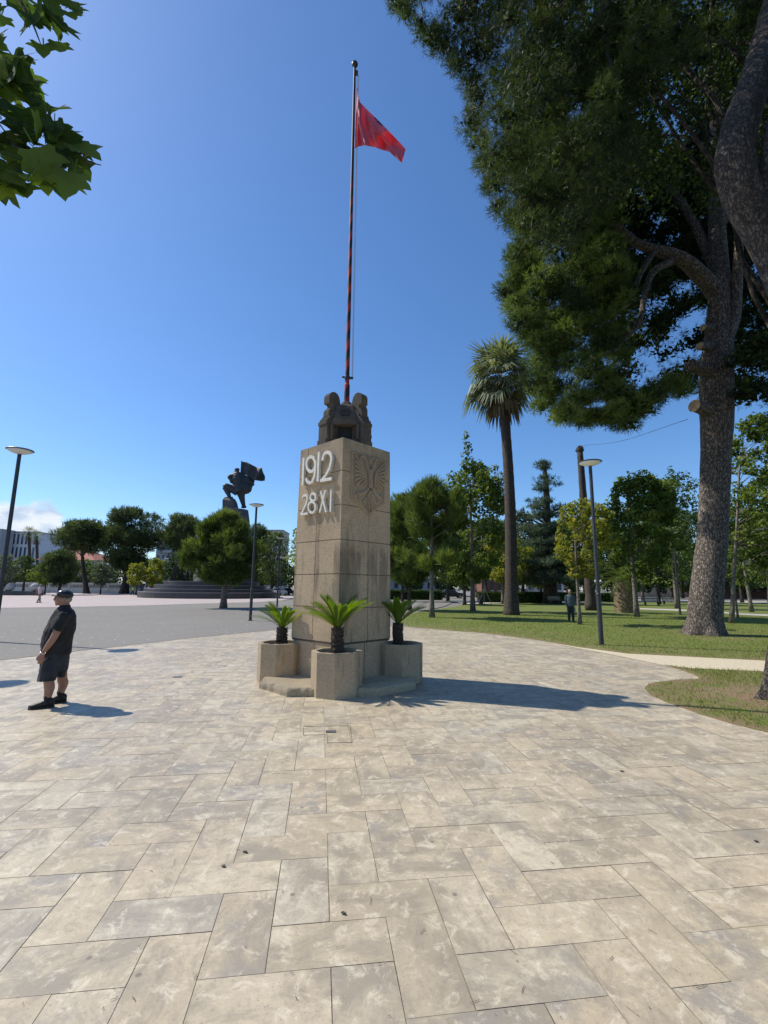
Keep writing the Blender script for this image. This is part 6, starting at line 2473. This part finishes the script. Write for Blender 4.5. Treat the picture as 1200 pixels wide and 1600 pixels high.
def sec(x0, x1, y, hw, w=0.0, tilt=0.0):
    c = Mp((x0 + x1) / 2, y, w)
    return (c, uright * (x1 - x0) / 2 * ku + UPV * tilt, vdir * hw)


body = MB()
hd = Mp(432, 185)
body.ball(hd, (70 * ku, 0.076, 72 * kz), 18, (uright, vdir, UPV))
body.ball(Mp(398, 208), (40 * ku, 0.062, 44 * kz), 14, (uright, vdir, UPV))           # jaw
body.tube([Mp(364, 178), Mp(351, 203), Mp(362, 209)], [0.010, 0.016, 0.012], 8)        # nose
body.tube([Mp(366, 170, -0.03), Mp(366, 170, 0.03)], 0.014, 8)                          # brow
body.tube([Mp(362, 222, -0.02), Mp(362, 222, 0.02)], 0.0085, 8)                         # lips
body.tube([Mp(364, 228, -0.018), Mp(364, 228, 0.018)], 0.0085, 8)
body.ball(Mp(372, 243), (14 * ku, 0.022, 12 * kz), 10, (uright, vdir, UPV))             # chin
for w in (-0.077, 0.077):
    body.ball(Mp(443, 196, w), (13 * ku, 0.012, 20 * kz), 10, (uright, vdir, UPV))      # ears
body.tube([Mp(440, 225), Mp(452, 300)], [0.062, 0.07], 14)
body.loft([sec(400, 500, 290, 0.10), sec(350, 525, 350, 0.15), sec(300, 520, 450, 0.155), sec(262, 500, 560, 0.15), sec(275, 470, 650, 0.13), sec(300, 450, 710, 0.11)])
arm_pts = [Mp(430, 330, -0.19), Mp(395, 430, -0.235), Mp(352, 520, -0.25), Mp(305, 590, -0.225), Mp(262, 648, -0.20)]
body.tube(smooth_path(arm_pts, 4), list(np.interp(np.linspace(0, 1, 17), [0, .3, .5, .7, 1], [.055, .052, .047, .044, .029])), 12)
arm2 = [Mp(430, 330, 0.19), Mp(400, 440, 0.24), Mp(365, 530, 0.25), Mp(320, 610, 0.22), Mp(285, 670, 0.17)]
body.tube(smooth_path(arm2, 4), list(np.interp(np.linspace(0, 1, 17), [0, .3, .5, .7, 1], [.055, .052, .047, .044, .029])), 12)
for w0, ax, ay, sg in ((-0.195, 250, 668, 1), (0.16, 272, 690, -1)):
    c = Mp(ax, ay, w0)
    dn = norm(Mp(ax - 12, ay + 60, w0) - c)
    body.loft([(c - dn * .02, uright * .026, vdir * .018), (c + dn * .025, uright * .040, vdir * .018), (c + dn * .065, uright * .042, vdir * .016), (c + dn * .085, uright * .036, vdir * .013)])
    for i, (l, o) in enumerate(((.058, -.030), (.068, -.010), (.064, .010), (.050, .029))):
        a0 = c + dn * .075 + uright * o
        cur = vdir * (0.022 * sg)
        body.tube(smooth_path([a0, a0 + dn * l * .55 + cur * .2, a0 + dn * l * .95 + cur * 1.2], 3), [.0095] * 4 + [.0085, .008, .006], 8)
    a0 = c + dn * .010 - uright * .030
    body.tube(smooth_path([a0, a0 + dn * .035 - uright * .022, a0 + dn * .068 - uright * .024], 3), [.012] * 4 + [.010, .009, .007], 8)
legs = {-0.10: [Mp(322, 690, -.085), Mp(306, 830, -.10), Mp(308, 905, -.115), Mp(312, 960, -.12), Mp(297, 1040, -.12), Mp(300, 1100, -.12)],
        0.12: [Mp(412, 690, .085), Mp(416, 800, .11), Mp(422, 880, .13), Mp(430, 920, .13), Mp(408, 1000, .13), Mp(410, 1060, .13)]}
for lg in legs.values():
    body.tube(smooth_path(lg, 4), list(np.interp(np.linspace(0, 1, 21), [0, .25, .42, .58, .8, 1], [.075, .070, .066, .068, .046, .040])), 14)
bo = organic(body, 'body', 0.0085, MT['skin'], man, smooth_it=2)

sh_ = MB()
sh_.loft([sec(398, 490, 255, 0.076), sec(376, 504, 274, 0.110), sec(354, 524, 295, 0.160), sec(322, 546, 345, 0.205), sec(292, 548, 400, 0.215), sec(266, 540, 460, 0.212), sec(245, 522, 520, 0.208), sec(235, 508, 575, 0.206), sec(237, 502, 620, 0.200), sec(246, 498, 655, 0.192), sec(252, 492, 668, 0.186)], 22)
for pts in ([Mp(440, 325, -.175), Mp(408, 390, -.225), Mp(362, 462, -.25)], [Mp(440, 325, .175), Mp(410, 390, .225), Mp(372, 470, .25)]):
    sh_.tube(smooth_path(pts, 4), [.085, .09, .09, .088, .086, .084, .082, .080, .078], 14)
so_ = organic(sh_, 'shirt', 0.009, MT['black_cloth'], man, smooth_it=3)
wrinkle(so_, 0.011, 9.0)
mb = MB()
mb.loft([sec(378, 498, 274, 0.094), sec(392, 496, 258, 0.084), sec(404, 492, 246, 0.074)], 18)
mb.build('collar', MT['black_cloth'], so_, smooth=True)
tr_ = MB()
tr_.loft([sec(252, 494, 640, 0.185), sec(246, 490, 690, 0.188), sec(238, 482, 745, 0.190), sec(240, 472, 800, 0.19)], 18)
tr_.loft([sec(240, 400, 700, 0.115, -0.085), sec(226, 385, 790, 0.118, -0.10), sec(214, 372, 860, 0.120, -0.11), sec(209, 366, 892, 0.122, -0.115)], 16)
tr_.loft([sec(330, 486, 700, 0.110, 0.085), sec(355, 470, 790, 0.112, 0.105), sec(360, 459, 830, 0.112, 0.12), sec(361, 457, 854, 0.114, 0.12)], 16)
wrinkle(organic(tr_, 'shorts', 0.009, MT['short_cloth'], man, smooth_it=3), 0.010, 8.0)
for lg, y0 in ((legs[-0.10], 1005), (legs[0.12], 965)):
    e = lg[-1]
    top = lg[-2] + (lg[-2] - lg[-1]) * 0.35
    mb = MB()
    mb.tube([top, lg[-2], e], [.049, .048, .046], 14)
    mb.build('sock', MT['black_cloth'], man, smooth=True)
for heel, toe, w, nm in (((352, 1120), (128, 1140), -.12, 'near'), ((456, 1085), (300, 1085), .13, 'far')):
    h_, t_ = floor_pt(Mp(*heel, w), 0), floor_pt(Mp(*toe, w), 0)
    if nm == 'far':
        t_ = h_ + uf * 0.31
    L = np.linalg.norm(t_ - h_)
    L = min(L, 0.335)
    d = norm(t_ - h_)
    sd = np.cross(UPV, d)
    mb = MB()
    mb.loft([(h_ + d * a * L + UPV * z, sd * wd, UPV * hh) for a, z, wd, hh in ((0.0, .055, .02, .035), (.05, .065, .038, .055), (.20, .075, .043, .066), (.36, .07, .045, .056), (.55, .055, .050, .042), (.75, .046, .052, .034), (.9, .04, .046, .028), (1.0, .034, .022, .018))], 16)
    sho = mb.build('shoe', MT['shoe'], man, smooth=True)
    mb = MB()
    ol = [(-.01, .03), (.05, .043), (.2, .047), (.4, .046), (.6, .053), (.78, .056), (.92, .048), (1.01, .026)]
    ring = [h_ + d * a * L + sd * b for a, b in ol] + [h_ + d * a * L - sd * b for a, b in ol[::-1]]
    mb.extrude([q + UPV * 0.001 for q in ring], UPV * 0.024)
    mb.build('sole', MT['shoe'], sho, bevel=0.004)
cap = MB()
cap.ball(Mp(452, 160), (72 * ku, 0.098, 46 * kz), 20, (norm(uright - UPV * 0.22), vdir, norm(UPV + uright * 0.22)))
cap.ball(Mp(420, 150), (50 * ku, 0.088, 34 * kz), 18, (norm(uright + UPV * 0.15), vdir, norm(UPV - uright * 0.15)))
cap.loft([sec(368, 508, 186, 0.084, 0, -0.012), sec(372, 512, 165, 0.09, 0, -0.012)], 18)
co = organic(cap, 'cap', 0.008, MT['leather'], man, smooth_it=3)
mb = MB()
br = [(0.0, 0.082), (0.03, 0.084), (0.055, 0.068), (0.072, 0.04), (0.078, 0.0)]
r0 = Mp(385, 166)
ring = [r0 + uf * a + vdir * b - UPV * (a * 0.10 + b * b * 1.2) for a, b in br] + [r0 + uf * a - vdir * b - UPV * (a * 0.10 + b * b * 1.2) for a, b in br[-2::-1]]
mb.extrude(ring, UPV * 0.012)
mb.build('peak', MT['leather'], co, bevel=0.004)
hr = MB()
hr.ball(Mp(466, 200), (43 * ku, 0.0785, 33 * kz), 16, (uright, vdir, UPV))
hr.build('hair', MT['hair'], man, smooth=True)
mb = MB()
for w in (-0.034, 0.034):
    cc = Mp(358, 189, w)
    mb.tube([cc + vdir * 0.02 * math.cos(a) + UPV * 0.016 * math.sin(a) for a in [k * PI / 6 for k in range(13)]], 0.0022, 5)
    mb.tube([Mp(358, 186, w * 1.7), Mp(440, 188, w * 2.35)], 0.0025, 5)
mb.tube([Mp(354, 188, -0.014), Mp(354, 188, 0.014)], 0.002, 5)
mb.build('spectacles', MT['glass_lens'], man)
mb = MB()
wc = Mp(258, 655, -0.20)
ad = norm(arm_pts[-1] - arm_pts[-2])
e1_ = norm(np.cross(ad, vdir))
e2_ = norm(np.cross(ad, e1_))
mb.tube([wc + (e1_ * math.cos(a) + e2_ * math.sin(a)) * 0.034 for a in [k * PI / 8 for k in range(17)]], 0.008, 6)
mb.build('wristwatch', MT['steel'], man, smooth=True)

# ------------------------------------------------------------------ sky, sun, camera
w = bpy.data.worlds.new('World')
scene.world = w
w.use_nodes = True
nt = w.node_tree
nt.nodes.clear()
out = nt.nodes.new('ShaderNodeOutputWorld')
bg = nt.nodes.new('ShaderNodeBackground')
sky = nt.nodes.new('ShaderNodeTexSky')
sky.sky_type = 'NISHITA'
sky.sun_disc = False
sky.sun_elevation = SUN_EL
to_sun = (-math.cos(SUN_AZ), -math.sin(SUN_AZ))
sky.sun_rotation = math.atan2(to_sun[0], to_sun[1])
sky.air_density = 1.0
sky.dust_density = 0.45
sky.ozone_density = 8.0
tc = nt.nodes.new('ShaderNodeTexCoord')
sx = nt.nodes.new('ShaderNodeSeparateXYZ')
nt.links.new(tc.outputs['Generated'], sx.inputs[0])


def mth(op, a, b=None):
    n = nt.nodes.new('ShaderNodeMath')
    n.operation = op
    for i, v in enumerate((a, b)):
        if v is None:
            continue
        if isinstance(v, (int, float)):
            n.inputs[i].default_value = v
        else:
            nt.links.new(v, n.inputs[i])
    return n.outputs[0]


def mrange(v, a, b, smooth=True):
    n = nt.nodes.new('ShaderNodeMapRange')
    n.interpolation_type = 'SMOOTHSTEP'
    n.inputs[1].default_value = a
    n.inputs[2].default_value = b
    nt.links.new(v, n.inputs[0])
    return n.outputs[0]


# low bank of cumulus over the horizon to the left
mp = nt.nodes.new('ShaderNodeMapping')
mp.inputs['Scale'].default_value = (9, 9, 15)
nt.links.new(tc.outputs['Generated'], mp.inputs[0])
cn = nt.nodes.new('ShaderNodeTexNoise')
cn.inputs['Scale'].default_value = 1.6
cn.inputs['Detail'].default_value = 8
cn.inputs['Roughness'].default_value = 0.58
nt.links.new(mp.outputs[0], cn.inputs['Vector'])
ratio = mth('DIVIDE', sx.outputs[0], mth('MAXIMUM', sx.outputs[1], 0.05))    # x / y: -0.83 at the left edge
front = mrange(sx.outputs[1], 0.05, 0.2)
topz = mth('ADD', mth('MULTIPLY', mrange(ratio, -0.60, -0.74), 0.15), mth('MULTIPLY', mth('SUBTRACT', cn.outputs['Fac'], 0.5), 0.13))
dz = mth('SUBTRACT', topz, sx.outputs[2])
mask = mth('MULTIPLY', mth('MULTIPLY', mrange(dz, -0.002, 0.022), mrange(ratio, -0.57, -0.68)), front)
mask = mth('MULTIPLY', mask, mrange(sx.outputs[2], 0.015, 0.07))
cn2 = nt.nodes.new('ShaderNodeTexNoise')
cn2.inputs['Scale'].default_value = 3.0
cn2.inputs['Detail'].default_value = 6
nt.links.new(mp.outputs[0], cn2.inputs['Vector'])
cr = nt.nodes.new('ShaderNodeValToRGB')
cr.color_ramp.elements[0].position = 0.35
cr.color_ramp.elements[0].color = (3.0, 3.6, 4.6, 1)
cr.color_ramp.elements[1].position = 0.62
cr.color_ramp.elements[1].color = (5.6, 5.7, 5.9, 1)
nt.links.new(cn2.outputs['Fac'], cr.inputs[0])
mx = nt.nodes.new('ShaderNodeMix')
mx.data_type = 'RGBA'
nt.links.new(mth('MULTIPLY', mask, 0.85), mx.inputs[0])
nt.links.new(sky.outputs[0], mx.inputs[6])
nt.links.new(cr.outputs[0], mx.inputs[7])
hs = nt.nodes.new('ShaderNodeHueSaturation')
hs.inputs['Saturation'].default_value = 1.08
nt.links.new(mx.outputs[2], hs.inputs['Color'])
nt.links.new(hs.outputs[0], bg.inputs[0])
bg.inputs[1].default_value = 0.15
nt.links.new(bg.outputs[0], out.inputs[0])

sl = bpy.data.lights.new('sun', 'SUN')
sl.energy = 5.0
sl.angle = R(0.53)
sl.color = (1.0, 0.93, 0.81)
so = bpy.data.objects.new('sun', sl)
COL.objects.link(so)
sd = Vector((math.cos(SUN_AZ) * math.cos(SUN_EL), math.sin(SUN_AZ) * math.cos(SUN_EL), -math.sin(SUN_EL)))
so.rotation_euler = sd.to_track_quat('-Z', 'Y').to_euler()
so.location = (-20, 8, 30)

cam = bpy.data.cameras.new('camera')
cam.sensor_fit = 'VERTICAL'
cam.sensor_height = 24.0
cam.sensor_width = 18.0
cam.lens = FPX / 1600 * 24.0
cam.clip_start = 0.05
cam.clip_end = 6000
co_ = bpy.data.objects.new('camera', cam)
COL.objects.link(co_)
M = Matrix(((CX[0], CU[0], -_f[0], 0), (CX[1], CU[1], -_f[1], 0), (CX[2], CU[2], -_f[2], CAMH), (0, 0, 0, 1)))
co_.matrix_world = M
scene.camera = co_
scene.view_settings.view_transform = 'Standard'
scene.view_settings.look = 'None'
scene.view_settings.exposure = 0.14
scene.view_settings.gamma = 1.0
